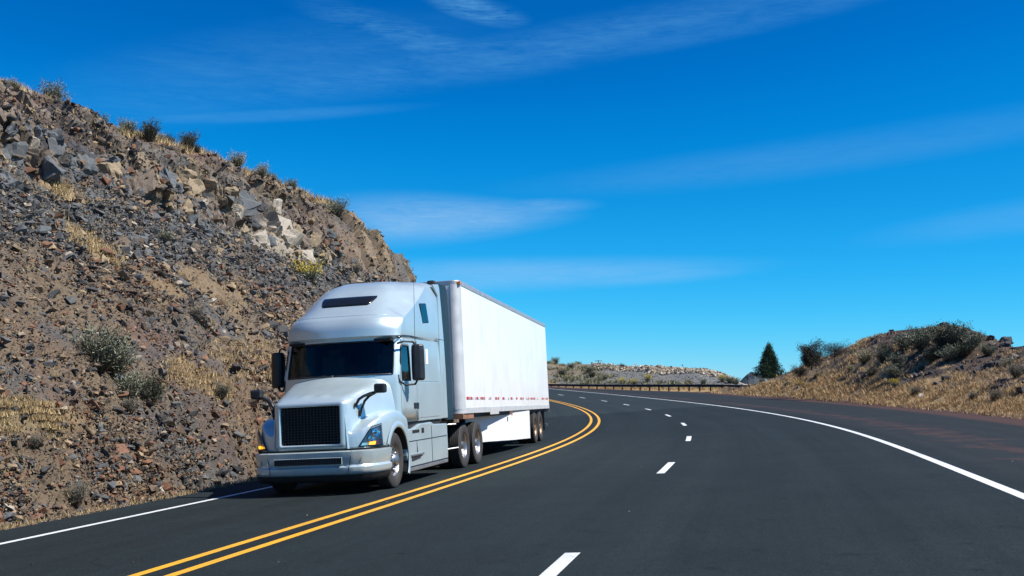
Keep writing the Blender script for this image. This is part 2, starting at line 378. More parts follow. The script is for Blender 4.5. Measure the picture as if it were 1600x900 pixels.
ss = np.concatenate([np.arange(-40, 0, 2.), np.arange(0, 60, .5), np.arange(60, 200, 1.), np.arange(200, 330, 4.)])
def surf(o_list, name, m, dz=0, s_=ss):
    o_list = np.array(o_list, float); Sg, Og = np.meshgrid(s_, o_list, indexing='ij')
    P = P3(Sg, Og, dz); col = np.stack([Sg / 200, (Og + 20) / 80, Og * 0 + 1], -1)
    return tag(gridmesh(name, P, m, col), kind='structure')
surf([PL, -3, 0, 3, 6, WR + .2], 'road', M_road)
sh_out = lambda s: np.interp(s, [-40, 0, 20, 40, 60, 90, 110, 125, 150, 170, 330], [15, 15.0, 15.5, 17.0, 18.5, 20.5, 21.5, 22.5, 12.6, 12, 12])
fr_ = np.linspace(0, 1, 14)
Sg, Fg = np.meshgrid(ss, fr_, indexing='ij'); Og = (WR + .2) + (sh_out(Sg) - WR - .2) * Fg
tag(gridmesh('road_shoulder', P3(Sg, Og, 0), M_road, np.stack([Sg / 200, (Og + 20) / 80, (sh_out(Sg) - Og) / 10], -1)), kind='structure')
def strip(name, o, wd, s0, s1, m, dz=.004, step=.5):
    n = max(2, int((s1 - s0) / step) + 1); s_ = np.linspace(s0, s1, n)
    Sg, Og = np.meshgrid(s_, np.array([o - wd / 2, o + wd / 2]), indexing='ij')
    return tag(gridmesh(name, P3(Sg, Og, dz), m), kind='structure')
strip('yellow_line', .2066, .135, -30, 300, M_yel); strip('yellow_line', -.2066, .135, -30, 300, M_yel)
strip('white_edge_line', WR, .17, -30, 300, M_wht); strip('white_edge_line', WL, .13, -30, 300, M_wht)
WD = 4.01; kk = np.interp(S, [0, 35, 70, 110, 150], [-.0043, .0051, .0041, .0030, .0036]); cum = np.cumsum(ds * (1 + kk * WD)); cum -= np.interp(0, S, cum)
for k in range(-2, 17):
    a = 10.81 + k * 12.19 - (.75 if k == 0 else 0); s0, s1 = np.interp([a - 1.52, a + 1.52], cum, S)
    strip('lane_dash', WD, .155, s0, s1, M_wht, step=.4)

# ------------------------------------------------------------------ roadside bank on the inside of the curve
SKY = np.array([(-900, -160), (-500, -20), (-250, 60), (0, 135), (30, 142), (60, 160), (110, 182), (170, 208), (230, 218), (300, 238), (370, 264), (430, 287), (480, 306), (520, 321), (545, 345), (575, 364), (592, 379), (602, 402), (608, 437), (626, 470), (680, 530), (720, 575), (760, 594), (800, 596)], float)
D_S = [0, 10, 15, 20, 25, 30, 40, 50, 60, 70, 80, 90, 100, 120, 150, 200]; D_V = [14, 14, 14.4, 14.9, 15.8, 16.6, 17.7, 17.1, 16.2, 13.0, 9.6, 7.4, 6.0, 5, 5, 5]
BO = PL - .12
def crest_z(s):
    D = float(np.interp(s, D_S, D_V)); x, y = xy(s, BO - D)
    if s < 18: return None
    z = 5.
    for _ in range(40):
        u, v, dp = project(np.array([float(x), float(y), z])); vt = np.interp(u, SKY[:, 0], SKY[:, 1]); z += (v - vt) * dp / FPX
    return z
cs_ = np.arange(18, 201, 1.0); cz_ = np.array([crest_z(s) for s in cs_])
cz_ = np.where(cs_ > 105, np.minimum(cz_, np.interp(cs_, [105, 200], [cz_[87], 3.0])), cz_)
def crest(s): return np.interp(s, cs_, cz_)
TT = [0, .135, .18, .25, .45, .62, .70, .75, .80, .86, .93, 1.0]; HH = [0, .012, .085, .205, .425, .585, .665, .765, .855, .92, .965, 1.0]
def bank_pt(s, t, disp=True):
    D = np.interp(s, D_S, D_V); H = crest(s) - zr(s, BO)
    o = BO - D * t; x, y = xy(s, o)
    h = np.interp(t, TT, HH); beyond = np.maximum(t - 1, 0)
    e_ = o - BO; ditch = -.72 * np.interp(-e_, [0, .3, .9, 2.2, 3.1, 4.2], [0, .4, 1, 1, .4, 0])
    z = zr(s, np.full_like(s, BO)) + ditch + H * h - beyond * D * .16 - beyond ** 2 * D * .1
    return x, y, z, D, H
s_f = np.concatenate([np.arange(-6, 10, .5), np.arange(10, 60, .11), np.arange(60, 120, .22), np.arange(120, 190, .8)])
t_f = np.concatenate([np.linspace(0, 1.04, 175), np.linspace(1.06, 2.6, 26)])
Sg, Tg = np.meshgrid(s_f, t_f, indexing='ij')
bx, by, bz, bD, bH = bank_pt(Sg, Tg)
arc = Sg; lat = Tg * bD
rough_m = np.clip((Tg - .03) / .10, 0, 1)
cliff = np.clip(1 - np.abs(Tg - .80 + .05 * (fbm(arc / 9, lat / 9, 3) - .5)) / .15, 0, 1); cliff = np.clip(cliff * 1.8, 0, 1)
cliff = cliff * np.interp(Sg, [0, 30, 45, 200], [.75, .9, 1, 1])
d1, d2, cid = worley(arc / 1.25 + .5 * fbm(arc, lat, 8), lat / 1.0, 21); e1, e2, cid2 = worley(arc / .5, lat / .42, 33)
blk = (cid - .45) * 1.0 * np.clip((d2 - d1) * 7, 0, 1) + (cid2 - .5) * .24 * np.clip((e2 - e1) * 6, 0, 1) - .28 * np.clip(1 - (d2 - d1) * 9, 0, 1)
g1_, g2_, gid = worley(arc / .34, lat / .30, 44)
tal = (fbm(arc / 3.1, lat / 3.1, 1) - .5) * .9 + (fbm(arc / .7, lat / .7, 2) - .5) * .34 + (gid - .5) * .13 * np.clip((g2_ - g1_) * 5, 0, 1)
disp = rough_m * (tal * (1 - .4 * cliff) + blk * cliff) * np.where(Tg > 1.0, .35, 1) * (1 - .55 * np.exp(-((Tg - 1.0) / .03) ** 2))
# gully-like undulation along the slope
disp = disp + rough_m * .5 * (fbm(arc / 14, lat / 40, 13) - .5) * np.clip(Tg, 0, 1)
tht = np.interp(Sg, S, TH); nx, ny, nz_ = .60 * np.cos(tht), -.60 * np.sin(tht), .8
BP = np.stack([bx + nx * disp, by + ny * disp, bz + nz_ * disp], -1)
# ground colours (real stains and soils): brown earth, rust, blue-grey scree, pale cut rock, dry turf
U_, V_, _dp = project(BP); U_ = np.nan_to_num(U_, nan=-3000); V_ = np.nan_to_num(V_, nan=0)
brown = np.array([.165, .122, .08]); grey = np.array([.085, .092, .098]); rust = np.array([.14, .08, .058]); tan = np.array([.30, .205, .11]); pale = np.array([.33, .28, .215]); dark = np.array([.075, .056, .046])
def L(c, a, m): return c * (1 - m[..., None]) + a * m[..., None]
sm = lambda x, a, b: np.clip((x - a) / (b - a), 0, 1) ** 2 * (3 - 2 * np.clip((x - a) / (b - a), 0, 1))
bc = np.broadcast_to(brown, BP.shape).copy()
bc = L(bc, grey, sm(fbm(arc / 5, lat / 2.2, 61), .44, .6) * .75)
bc = L(bc, rust, sm(fbm(arc / 3, lat / 3, 66), .54, .68) * .3)
bc = L(bc, tan * .75, sm(fbm(arc / 2.5, lat / 5, 71), .55, .68) * .4)
def blob(cx, cy, rx, ry, ang=0, k=5, wob=.5):
    a = R(ang); dx = U_ - cx; dy = V_ - cy; X = (dx * math.cos(a) + dy * math.sin(a)) / rx; Y = (-dx * math.sin(a) + dy * math.cos(a)) / ry
    return sm(1.25 - np.hypot(X, Y) + (fbm(U_ / 22, V_ / 22, k) - .5) * wob * 2, .0, .55)
greyz = sm(1 - np.abs(Tg - (.60 + .05 * (fbm(arc / 6, lat / 6, 90) - .5))) / .15, .0, .6) * np.interp(Sg, [0, 14, 30], [.5, .8, 1])
bc = L(bc, np.array([.085, .095, .102]), greyz * .7)
bc = L(bc, dark * 1.2, sm(Tg, .84, .9) * np.interp(Sg, [0, 40, 55, 75], [.85, .85, .3, .0]))
bc = L(bc, np.array([.17, .11, .085]), sm(Tg, .82, .9) * sm(fbm(arc / 3, lat / 3, 17), .35, .6) * .8)
ccol = np.where(cid[..., None] < .3, np.array([.10, .10, .10]), np.where(cid[..., None] < .55, np.array([.20, .17, .135]), np.where(cid[..., None] < .8, np.array([.15, .135, .12]), np.array([.29, .22, .14]))))
bc = L(bc, ccol, np.clip(cliff, 0, 1) * .65)
for (cx, cy, rx, ry, ang, c, a_) in ((432, 372, 42, 22, 20, pale, .95), (455, 395, 40, 14, 25, pale, .8), (360, 350, 26, 22, 10, pale * .95, .8), (300, 292, 36, 16, 15, np.array([.33, .23, .12]), .7),
        (95, 297, 44, 9, 28, tan * 1.2, .85), (150, 385, 55, 14, 35, tan, .8), (30, 650, 115, 26, 4, np.array([.27, .20, .11]), .8), (130, 655, 40, 18, 0, tan, .7), (310, 590, 60, 22, 25, tan * .9, .6), (330, 450, 70, 20, 30, tan * .85, .7), (240, 440, 60, 12, 30, tan * .8, .8), (120, 365, 60, 11, 35, tan * .95, .8),
        (230, 520, 60, 16, 20, rust * 1.1, .5), (60, 340, 60, 20, 10, grey, .7), (30, 165, 60, 16, 20, np.array([.24, .17, .14]), .7), (70, 210, 90, 24, 15, dark, .8), (560, 395, 40, 30, 40, np.array([.24, .17, .11]), .6), (490, 345, 60, 18, 35, np.array([.16, .11, .085]), .5),
        (430, 500, 60, 30, 20, tan * .8, .45), (390, 560, 60, 30, 20, tan * .9, .6)):
    bc = L(bc, c, blob(cx, cy, rx, ry, ang) * a_)
bc = L(bc, np.array([.30, .205, .105]), sm(Tg, .955, .985) * np.where(Sg < 75, .9, .5))
bc = L(bc, np.array([.15, .085, .07]), sm(.035 - Tg, -.01, .02) * .8)
bc *= .88 * (.8 + .4 * fbm(arc * 3, lat * 3, 101))[..., None]
hill = tag(gridmesh('rocky_bank', BP, M_soil, bc), kind='structure')
def bank_at(si, ti):
    i = np.clip(np.searchsorted(s_f, si), 1, len(s_f) - 1); j = np.clip(np.searchsorted(t_f, ti), 1, len(t_f) - 1)
    return i, j
INF = (U_ > -60)
VIS = (U_ > -420) & (U_ < 800) & (V_ > 60) & (V_ < 900)

# ------------------------------------------------------------------ rocks
def hull(n, sx, sy, sz, rg, boxy=.5):
    bm = bmesh.new()
    for i in range(n):
        v = np.array([rg.uniform(-1, 1) for _ in range(3)]); m = np.abs(v).max()
        v = v / (m * boxy + np.linalg.norm(v) * (1 - boxy)) * rg.uniform(.78, 1)
        bm.verts.new((v[0] * sx, v[1] * sy, v[2] * sz))
    r = bmesh.ops.convex_hull(bm, input=bm.verts)
    bmesh.ops.delete(bm, geom=[g for g in r['geom_interior'] if isinstance(g, bmesh.types.BMVert)], context='VERTS')
    bmesh.ops.triangulate(bm, faces=bm.faces[:])
    bm.verts.ensure_lookup_table(); bm.verts.index_update()
    V = np.array([v.co[:] for v in bm.verts]); F = np.array([[v.index for v in f.verts] for f in bm.faces]); bm.free(); return V, F
PROT = [hull(rnd.choice((9, 10, 12, 13)), 1, rnd.uniform(.55, .95), rnd.uniform(.35, .8), rnd, rnd.uniform(.3, .9)) for _ in range(22)]
def rugged(rg, k):
    V, F = hull(16, 1, rg.uniform(.6, .9), rg.uniform(.5, .9), rg, rg.uniform(.5, .9)); bm = bmesh.new(); vs = [bm.verts.new(v) for v in V]
    for f in F: bm.faces.new([vs[i] for i in f])
    bmesh.ops.dissolve_limit(bm, angle_limit=R(14), verts=bm.verts, edges=bm.edges); bmesh.ops.triangulate(bm, faces=bm.faces[:])
    bmesh.ops.subdivide_edges(bm, edges=bm.edges[:], cuts=3, use_grid_fill=True); bmesh.ops.triangulate(bm, faces=bm.faces[:])
    for v in bm.verts:
        p = v.co * 2.1 + Vector((k * 7.3, 0, 0)); c_ = mn.cell(v.co * 3.1 + Vector((k, k, k))); v.co *= 1 + .30 * (mn.noise(p) ) + .10 * mn.noise(p * 3) + .09 * (c_ - .5)
    bm.verts.ensure_lookup_table(); bm.verts.index_update(); V = np.array([v.co[:] for v in bm.verts]); F = np.array([[v.index for v in f.verts] for f in bm.faces]); bm.free(); return V, F
RUG = [rugged(rnd, k) for k in range(9)]
RC = dict(grey=np.array([.112, .119, .122]), dark=np.array([.055, .055, .058]), rust=np.array([.19, .10, .062]), tan=np.array([.27, .205, .13]), brown=np.array([.155, .12, .09]), pale=np.array([.36, .315, .25]))
def rotm(n, r):
    q = r.normal(size=(n, 4)); q /= np.linalg.norm(q, axis=1)[:, None]; a, b, c, d = q.T
    return np.stack([np.stack([1 - 2 * (c * c + d * d), 2 * (b * c - a * d), 2 * (b * d + a * c)], -1), np.stack([2 * (b * c + a * d), 1 - 2 * (b * b + d * d), 2 * (c * d - a * b)], -1), np.stack([2 * (b * d - a * c), 2 * (c * d + a * b), 1 - 2 * (b * b + c * c)], -1)], 1)
def rock_cloud(name, P, size, colr, m=M_rock, protos=PROT):
    n = len(P); pid = rng.integers(0, len(protos), n); Rm = rotm(n, rng); Vs = []; Fs = []; Cs = []; off = 0
    for k, (V, F) in enumerate(protos):
        ix = np.where(pid == k)[0]
        if not len(ix): continue
        W_ = np.einsum('nij,vj->nvi', Rm[ix], V) * size[ix][:, None, None]; W_[..., 2] *= .8; W_ += P[ix][:, None, :]
        Vs.append(W_.reshape(-1, 3)); Fs.append((F[None] + (np.arange(len(ix)) * len(V))[:, None, None]).reshape(-1, 3) + off); off += len(ix) * len(V)
        Cs.append(np.repeat(colr[ix], len(V), 0))
    return tag(mesh(name, np.concatenate(Vs), np.concatenate(Fs), m, col=np.concatenate(Cs), recalc=False), kind='stuff')
def pick_cols(n, weights):
    ks = list(weights); p = np.array([weights[k] for k in ks], float); p /= p.sum(); i = rng.choice(len(ks), n, p=p)
    c = np.array([RC[k] for k in ks])[i] * rng.uniform(.7, 1.3, n)[:, None]; return c, np.array(ks)[i]
# sample grid vertices where they are seen, density by projected area
ok = VIS & (Tg < .985) & (Tg > .004)
Ag = np.gradient(U_, axis=0) * np.gradient(V_, axis=1) - np.gradient(U_, axis=1) * np.gradient(V_, axis=0)
wgt = np.where(ok, np.abs(Ag), 0) * np.where(INF, 1, .3)
turf = np.clip(blob(30, 650, 115, 26, 4) + blob(95, 297, 44, 9, 28), 0, 1)
dens = wgt * (1 - .75 * turf) * (.35 + 1.1 * sm(fbm(arc / 2.5, lat / 2.5, 201), .35, .65) + greyz) * np.where(Tg > .86, .45, 1) * (1 - .6 * cliff) * (1 - .85 * blob(432, 372, 46, 26, 25)) * (1 - .8 * np.clip(blob(150, 385, 55, 14, 35) + blob(310, 590, 60, 20, 25) + blob(330, 450, 70, 14, 30) + blob(240, 440, 60, 10, 30) + blob(120, 365, 60, 9, 35), 0, 1))
pf = (dens / dens.sum()).ravel(); cp = np.cumsum(pf)
def sample(n):
    ix = np.searchsorted(cp, rng.random(n)); ix = np.clip(ix, 0, BP.shape[0] * BP.shape[1] - 1)
    P = BP.reshape(-1, 3)[ix] + rng.normal(size=(n, 3)) * .05; return P, ix
NR = 112000
P, ix = sample(NR); dist = np.linalg.norm(P - np.array([0, 0, HCAM]), axis=1)
size = .024 * (rng.random(NR) ** (-.42)); size = np.clip(size, .025, .2) * np.clip(dist / 26, .85, 2.0)
c, _ = pick_cols(NR, dict(grey=3.6, dark=1.6, rust=2.4, tan=2.6, brown=3.2, pale=.5))
gz = greyz.ravel()[ix] > .5; c2, _ = pick_cols(NR, dict(grey=6, dark=2, pale=.4, brown=1.6, tan=.9)); c = np.where(gz[:, None] & (rng.random(NR) < .8)[:, None], c2, c)
c3, _ = pick_cols(NR, dict(brown=3, dark=4, rust=1.5)); up = (Tg.ravel()[ix] > .84) & (U_.ravel()[ix] < 360); c = np.where(up[:, None], c3 * .8, c)
rock_cloud('talus_rubble', P + np.array([0, 0, .012]), size, c * np.array([.90, .86, .82]))
# larger rocks, each a thing
rock_meshes = {}
def rock_obj(P, size, cname, name, label, cat, group, sq=(1, 1, 1), pl=PROT):
    k = rnd.randrange(len(pl)); key = (k, cname, len(pl))
    if key not in rock_meshes:
        V, F = pl[k]; o = mesh(name, V, F, M_rock, col=np.repeat(RC[cname][None], len(V), 0) * rng.uniform(.85, 1.15, (len(V), 1)), recalc=False); rock_meshes[key] = o.data
    else: o = bpy.data.objects.new(name, rock_meshes[key]); COL.objects.link(o)
    o.location = P; o.rotation_euler = (rnd.uniform(-.5, .5), rnd.uniform(-.5, .5), rnd.uniform(0, 6.28)); o.scale = (size * sq[0], size * sq[1], size * sq[2])
    return tag(o, label, cat, group)
NAMES = dict(grey='blue grey', dark='near black', rust='rust red', tan='sandy tan', brown='earth brown', pale='pale cream')
def where_px(u, v):
    h_ = 'at the left frame edge' if u < 70 else 'left of the sagebrush' if u < 150 else 'near the sagebrush clumps' if u < 260 else 'left of the truck' if u < 390 else 'right beside the truck cab' if u < 470 else 'behind the truck cab roof'
    v_ = 'above the road shoulder' if v > 720 else 'on the lowest rubble' if v > 640 else 'mid slope' if v > 520 else 'on the upper talus' if v > 400 else 'high up under the rock band'
    return v_ + ', ' + h_
nb = 190; P, ix = sample(nb * 3); Tb = Tg.ravel()[ix]; sel = [i for i in range(nb * 3) if Tb[i] < .66 and INF.ravel()[ix[i]]][:nb]
_, cn = pick_cols(nb * 3, dict(grey=5, dark=1.5, rust=2, tan=1.8, brown=2, pale=.8))
for i in sel:
    dd = np.linalg.norm(P[i]); sz = rnd.choice((.13, .15, .17, .2, .24)) * max(1, dd / 30)
    u, v = U_.ravel()[ix[i]], V_.ravel()[ix[i]]; wh = where_px(u, v)
    rock_obj(P[i] + np.array([0, 0, .03]), sz, cn[i], 'rock', '%s %s stone %s' % ('small' if sz < .17 * max(1, dd / 30) else 'larger', NAMES[cn[i]], wh), 'rock', 'loose stones on the talus slope')
# outcrop blocks of the upper band
cand = np.where((INF & VIS & (Tg > .68) & (Tg < .88) & (U_ < 520) & (V_ - np.interp(U_, SKY[:, 0], SKY[:, 1]) > 34)).ravel())[0]; wc = np.abs(Ag).ravel()[cand] * np.interp(Tg.ravel()[cand], [.7, .78, .86, .92], [.7, 1, .6, .2]); wc /= wc.sum()
for q, i in enumerate(rng.choice(cand, 190, p=wc, replace=False)):
    p = BP.reshape(-1, 3)[i]; u = U_.ravel()[i]; cn1 = rnd.choices(['grey', 'brown', 'tan', 'pale', 'dark'], [2.6, 5, 2.4 if u > 250 else .8, 1.0 if u > 300 else .3, 1.2])[0]; dd = np.linalg.norm(p)
    bs = rnd.choice((.22, .26, .3, .35, .4, .5, .6)); hw_ = ['cut by the left frame edge' if u < 28 else 'near the left frame edge' if u < 58 else 'below the leftmost crest sagebrush', 'left of the crest shrubs' if u < 128 else 'just left of the crest shrubs', 'below the dark crest shrubs', 'right of the crest shrubs', 'around the pale cliff face', 'above the yellow rabbitbrush', 'near the falling right shoulder'][min(6, int(u / 85))]
    rock_obj(p - np.array([-.1, 0, .14 + .1 * bs]), bs * dd / 45, cn1, 'rock', '%s %s block in the %s rock band, %s' % ('massive' if bs > .45 else 'small' if bs < .3 else 'medium', NAMES[cn1], 'upper' if Tg.ravel()[i] > .825 else 'middle' if Tg.ravel()[i] > .75 else 'lower', hw_), 'rock', 'blocks jutting from the rock band', (1, 1, rnd.uniform(.9, 1.5)), RUG)

for (u, v, sz, cn1, lb) in ((418, 352, .95, 'pale', 'pale cream boulder at the top left of the pale cliff face'), (436, 366, 1.15, 'pale', 'biggest pale cream boulder of the cliff face above the truck'), (455, 383, 1.0, 'pale', 'pale cream boulder at the lower right of the pale cliff face'), (470, 398, .7, 'pale', 'small pale boulder just above the yellow rabbitbrush'), (400, 372, .7, 'pale', 'pale cream boulder low on the left of the pale cliff face'),
        (362, 338, .75, 'pale', 'pale square boulder left of the pale cliff face'), (350, 356, .6, 'pale', 'whitish block under the pale square boulder'), (300, 290, .85, 'tan', 'ochre boulder in the middle of the rock band'), (322, 300, .6, 'tan', 'ochre block right of the ochre boulder'), (284, 276, .6, 'tan', 'ochre block up left of the ochre boulder'), (370, 315, .9, 'grey', 'smooth grey boulder above the pale square one'),
        (225, 285, .75, 'brown', 'grey brown boulder left of the ochre boulders'), (198, 298, .8, 'brown', 'squared brown boulder over the grey scree'), (72, 262, 1.0, 'grey', 'big cracked grey boulder on the left of the rock band'), (60, 245, .7, 'brown', 'brown boulder resting on the big cracked grey one'), (120, 245, .9, 'dark', 'dark boulder in the maroon soil at the left'), (28, 168, 1.1, 'brown', 'pinkish brown boulder at the far left under the crest'), (505, 370, .8, 'grey', 'grey boulder right of the pale cliff face'), (515, 395, .8, 'dark', 'dark block right of the yellow rabbitbrush')):
    i = np.argmin(np.hypot(U_ - u, V_ - v) + np.where(Tg > .97, 1e4, 0)); p = BP.reshape(-1, 3)[i]
    rock_obj(p - np.array([-.12, 0, .15]), sz * np.linalg.norm(p) / 55 * 1.05, cn1, 'boulder', lb, 'boulder', None, (1, 1.1, 1.15), RUG)

# ------------------------------------------------------------------ plants
def bush_mesh(name, seed, cols, n=900, h=1.0, rad=.6, leaf=.05, upright=.5, blade=4.0, woody=(.10, .08, .06)):
    r = np.random.default_rng(seed); V = []; F = []; C = []
    ns = max(30, n // 14)
    lobes = [(r.uniform(-.45, .45) * rad, r.uniform(-.45, .45) * rad, r.uniform(.65, 1.0)) for _ in range(6)]
    for i in range(ns):
        lx, ly, lh = lobes[i % 6]; a = r.uniform(0, 2 * np.pi); sp = r.uniform(.15, 1) ** .7
        tip = np.array([lx + math.cos(a) * rad * .62 * sp, ly + math.sin(a) * rad * .62 * sp, h * lh * (upright + (1 - upright) * math.sqrt(max(0, 1 - sp * sp))) * r.uniform(.75, 1.1)])
        b = np.array([lx * .25, ly * .25, -.05]); w_ = .010 * h; side = np.array([math.sin(a), -math.cos(a), 0]) * w_
        k = len(V); V += [b - side, b + side, (b + tip) / 2 * np.array([1.05, 1.05, .9]) + side * .7, (b + tip) / 2 * np.array([1.05, 1.05, .9]) - side * .7, tip]
        F += [[k, k + 1, k + 2], [k, k + 2, k + 3], [k + 3, k + 2, k + 4]]; C += [woody] * 5
        for j in range(14):
            t = r.uniform(.3, 1.03); c0 = b + (tip - b) * t + r.normal(size=3) * .05 * rad
            d = (tip - b) / np.linalg.norm(tip - b) + r.normal(size=3) * .55; d /= np.linalg.norm(d); s_ = np.cross(d, r.normal(size=3)); s_ /= np.linalg.norm(s_)
            ln = leaf * r.uniform(.6, 1.5); k = len(V)
            V += [c0 - s_ * ln / blade, c0 + s_ * ln / blade, c0 + d * ln * 1.4]; F += [[k, k + 1, k + 2]]
            cc = np.array(cols[r.integers(len(cols))]) * r.uniform(.7, 1.25); C += [cc] * 3
    return mesh(name, np.array(V), np.array(F), M_leaf, col=np.array(C), recalc=False)
SAGE = [(.22, .235, .165), (.17, .19, .13), (.27, .27, .18), (.14, .15, .10)]
SAGEP = [(.36, .34, .22), (.30, .28, .18), (.40, .34, .20)]
DARKB = [(.05, .065, .04), (.07, .085, .05), (.10, .10, .07)]
YEL = [(.55, .40, .03), (.60, .46, .05), (.30, .26, .08)]
GRY = [(.19, .175, .14), (.15, .145, .11), (.23, .21, .16)]
protos = {}
def plant(kind, loc, size, label, group=None, rot=None, sq=1.0, cat='bush', name=None):
    nm = name or dict(sage='sagebrush', pale='sagebrush', dark='shrub', yellow='rabbitbrush', grey='shrub')[kind]
    v = rnd.randrange(3); key = (kind, v)
    if key not in protos:
        cols = dict(sage=SAGE, pale=SAGEP, dark=DARKB, yellow=YEL, grey=GRY)[kind]
        if kind == 'yellow':
            o = bush_mesh(nm, 100 + v, SAGE, 1000, 1, .6, .05); me = o.data
            a = me.color_attributes['Col']; c_ = np.empty(len(me.vertices) * 4, np.float32); a.data.foreach_get('color', c_); c_ = c_.reshape(-1, 4); z = np.array([q.co.z for q in me.vertices])
            m_ = (z > .42) ; c_[m_, :3] = np.array(YEL)[rng.integers(0, 3, m_.sum())]; a.data.foreach_set('color', c_.ravel())
        else: o = bush_mesh(nm, 10 * v + len(kind), cols, 2600, 1, .62, .042 if kind != 'grey' else .06, .55, 4.0 if kind != 'grey' else 9)
        protos[key] = o.data
    else: o = bpy.data.objects.new(nm, protos[key]); COL.objects.link(o)
    o.location = loc; o.rotation_euler = (0, 0, rnd.uniform(0, 6.28) if rot is None else rot); o.scale = (size * sq, size * sq, size)
    return tag(o, label, cat, group)
def bank_px(u, v):
    """the visible bank vertex nearest a photo position"""
    d = np.where(VIS | True, np.hypot(U_ - u, V_ - v) + np.where(Tg > 1.02, 1e4, 0), 1e9); i = np.argmin(d); return BP.reshape(-1, 3)[i]
CB = [  # crest plants: u, v of the foot, height in px, kind, label
    (22, 142, 16, 'pale', 'small pale sagebrush at the far left of the hill crest'),
    (82, 168, 30, 'sage', 'rounded grey green sagebrush, largest on the left of the hill crest'),
    (156, 199, 18, 'sage', 'low spreading sagebrush on the crest right of the largest left one'),
    (185, 206, 12, 'pale', 'yellowish tuft between two sagebrushes on the hill crest'),
    (204, 210, 22, 'sage', 'upright olive sagebrush on the crest before the dark pair'),
    (231, 220, 27, 'dark', 'dark green ragged shrub leaning on the hill crest'),
    (251, 223, 16, 'pale', 'pale straw coloured bush between dark shrubs on the crest'),
    (265, 224, 15, 'dark', 'small dark shrub beside the widest dark shrub on the crest'),
    (289, 231, 25, 'dark', 'widest dark green shrub on the hill crest'),
    (308, 236, 13, 'dark', 'last small dark shrub at the right end of the dark group'),
    (370, 262, 20, 'pale', 'pale green rabbitbrush standing where the crest steepens'),
    (408, 276, 18, 'pale', 'straw coloured bush on the crest above the rock band'),
    (424, 284, 15, 'sage', 'grey sagebrush just right of the straw coloured crest bush'),
    (455, 296, 15, 'sage', 'low grey sagebrush midway down the crest line'),
    (470, 302, 9, 'grey', 'tiny dry shrub on the crest beside the low grey sagebrush'),
    (526, 338, 26, 'sage', 'sagebrush overhanging the cliff edge above the cloud streak'),
    (566, 372, 14, 'grey', 'dry brown shrub on the falling right shoulder of the hill'),
    (583, 381, 9, 'grey', 'smaller dry shrub further down the right shoulder of the hill'),
    (624, 440, 20, 'dark', 'dark shrub behind the truck roof at the hill foot')]
for (u, v, hp, kd, lb) in CB:
    p = bank_px(u, v + 2); dd = np.linalg.norm(p); plant(kd, p - np.array([0, 0, .05]), hp * dd / FPX * 1.35, lb, sq=1.05)
SB = [(150, 578, 62, 'sage', 'big grey green sagebrush, upper left of the pair on the slope'), (178, 588, 46, 'sage', 'grey sagebrush leaning against the biggest one on the slope'),
      (205, 628, 46, 'sage', 'wide sagebrush above the roadside rubble, left half of a twin clump'), (234, 632, 48, 'dark', 'darker sagebrush, right half of the twin clump above the rubble'), (200, 642, 22, 'grey', 'small dry twiggy shrub at the foot of the twin clump'),
      (350, 622, 26, 'grey', 'dry grey shrub on the slope left of the truck mirror'), (115, 778, 30, 'grey', 'dry grassy shrub near the road edge at the left'), (483, 443, 40, 'yellow', 'yellow flowering rabbitbrush below the pale cliff above the truck'),
      (305, 498, 18, 'grey', 'small dusty shrub halfway up the talus'), (258, 380, 18, 'sage', 'faint sagebrush in the grey scree below the rock band'), (555, 425, 16, 'grey', 'small dry shrub on the slope above the truck roof'), (48, 702, 20, 'grey', 'small brown shrub in the dry grass patch at the left')]
for (u, v, hp, kd, lb) in SB:
    p = bank_px(u, v); dd = np.linalg.norm(p); plant(kd, p - np.array([0, 0, .06]), hp * dd / FPX * 1.15, lb, sq=1.25)

def grass(name, P, h, lean=.35, width=.012, cols=((.42, .29, .12), (.50, .36, .17), (.33, .22, .09)), scale=None):
    n = len(P); hh = h * rng.uniform(.5, 1.3, n) * (1 if scale is None else scale); a = rng.uniform(0, 2 * np.pi, n); wv = np.stack([np.cos(a), np.sin(a), 0 * a], -1) * (width * (1 if scale is None else scale))[..., None] if scale is not None else np.stack([np.cos(a), np.sin(a), 0 * a], -1) * width
    tip = P + np.stack([rng.normal(size=n) * lean * hh, rng.normal(size=n) * lean * hh, hh], -1)
    V = np.stack([P - wv, P + wv, tip], 1).reshape(-1, 3); F = np.arange(3 * n).reshape(-1, 3)
    c = np.array(cols)[rng.integers(0, len(cols), n)] * rng.uniform(.75, 1.25, n)[:, None]
    return tag(mesh(name, V, F, M_grass, col=np.repeat(c, 3, 0), recalc=False), kind='stuff')
def grass_on(name, mask, n, h, clump=6, **kw):
    wv = (mask * np.where(VIS, np.abs(Ag), 0) * np.where(INF, 1, .3)).ravel(); wv /= wv.sum(); i = rng.choice(len(wv), n // clump, p=wv); P = np.repeat(BP.reshape(-1, 3)[i], clump, 0) + rng.normal(size=(n // clump * clump, 3)) * np.array([.09, .09, .0])
    dd = np.linalg.norm(P, axis=1); return grass(name, P - np.array([0, 0, .03]), h, scale=np.clip(dd / 28, .7, 2.4), **kw)
crm = sm(Tg, .955, .985) * (Tg < 1.03) * (.3 + fbm(arc / 2, lat, 5))
grass_on('crest_dry_grass', crm, 15000, .20, cols=((.50, .37, .18), (.58, .45, .25), (.36, .26, .13)))
grass_on('slope_dry_grass', np.clip(turf * 2.2 * sm(fbm(arc / .8, lat / .5, 321), .38, .6) + blob(150, 385, 55, 14, 35) + blob(310, 590, 60, 22, 25) * .6 + .35 * blob(390, 560, 60, 30, 20) + sm(.03 - Tg, 0, .02) * .6, 0, 4) * (Tg < .9), 26000, .13, cols=((.40, .29, .14), (.48, .36, .19), (.34, .24, .12)))
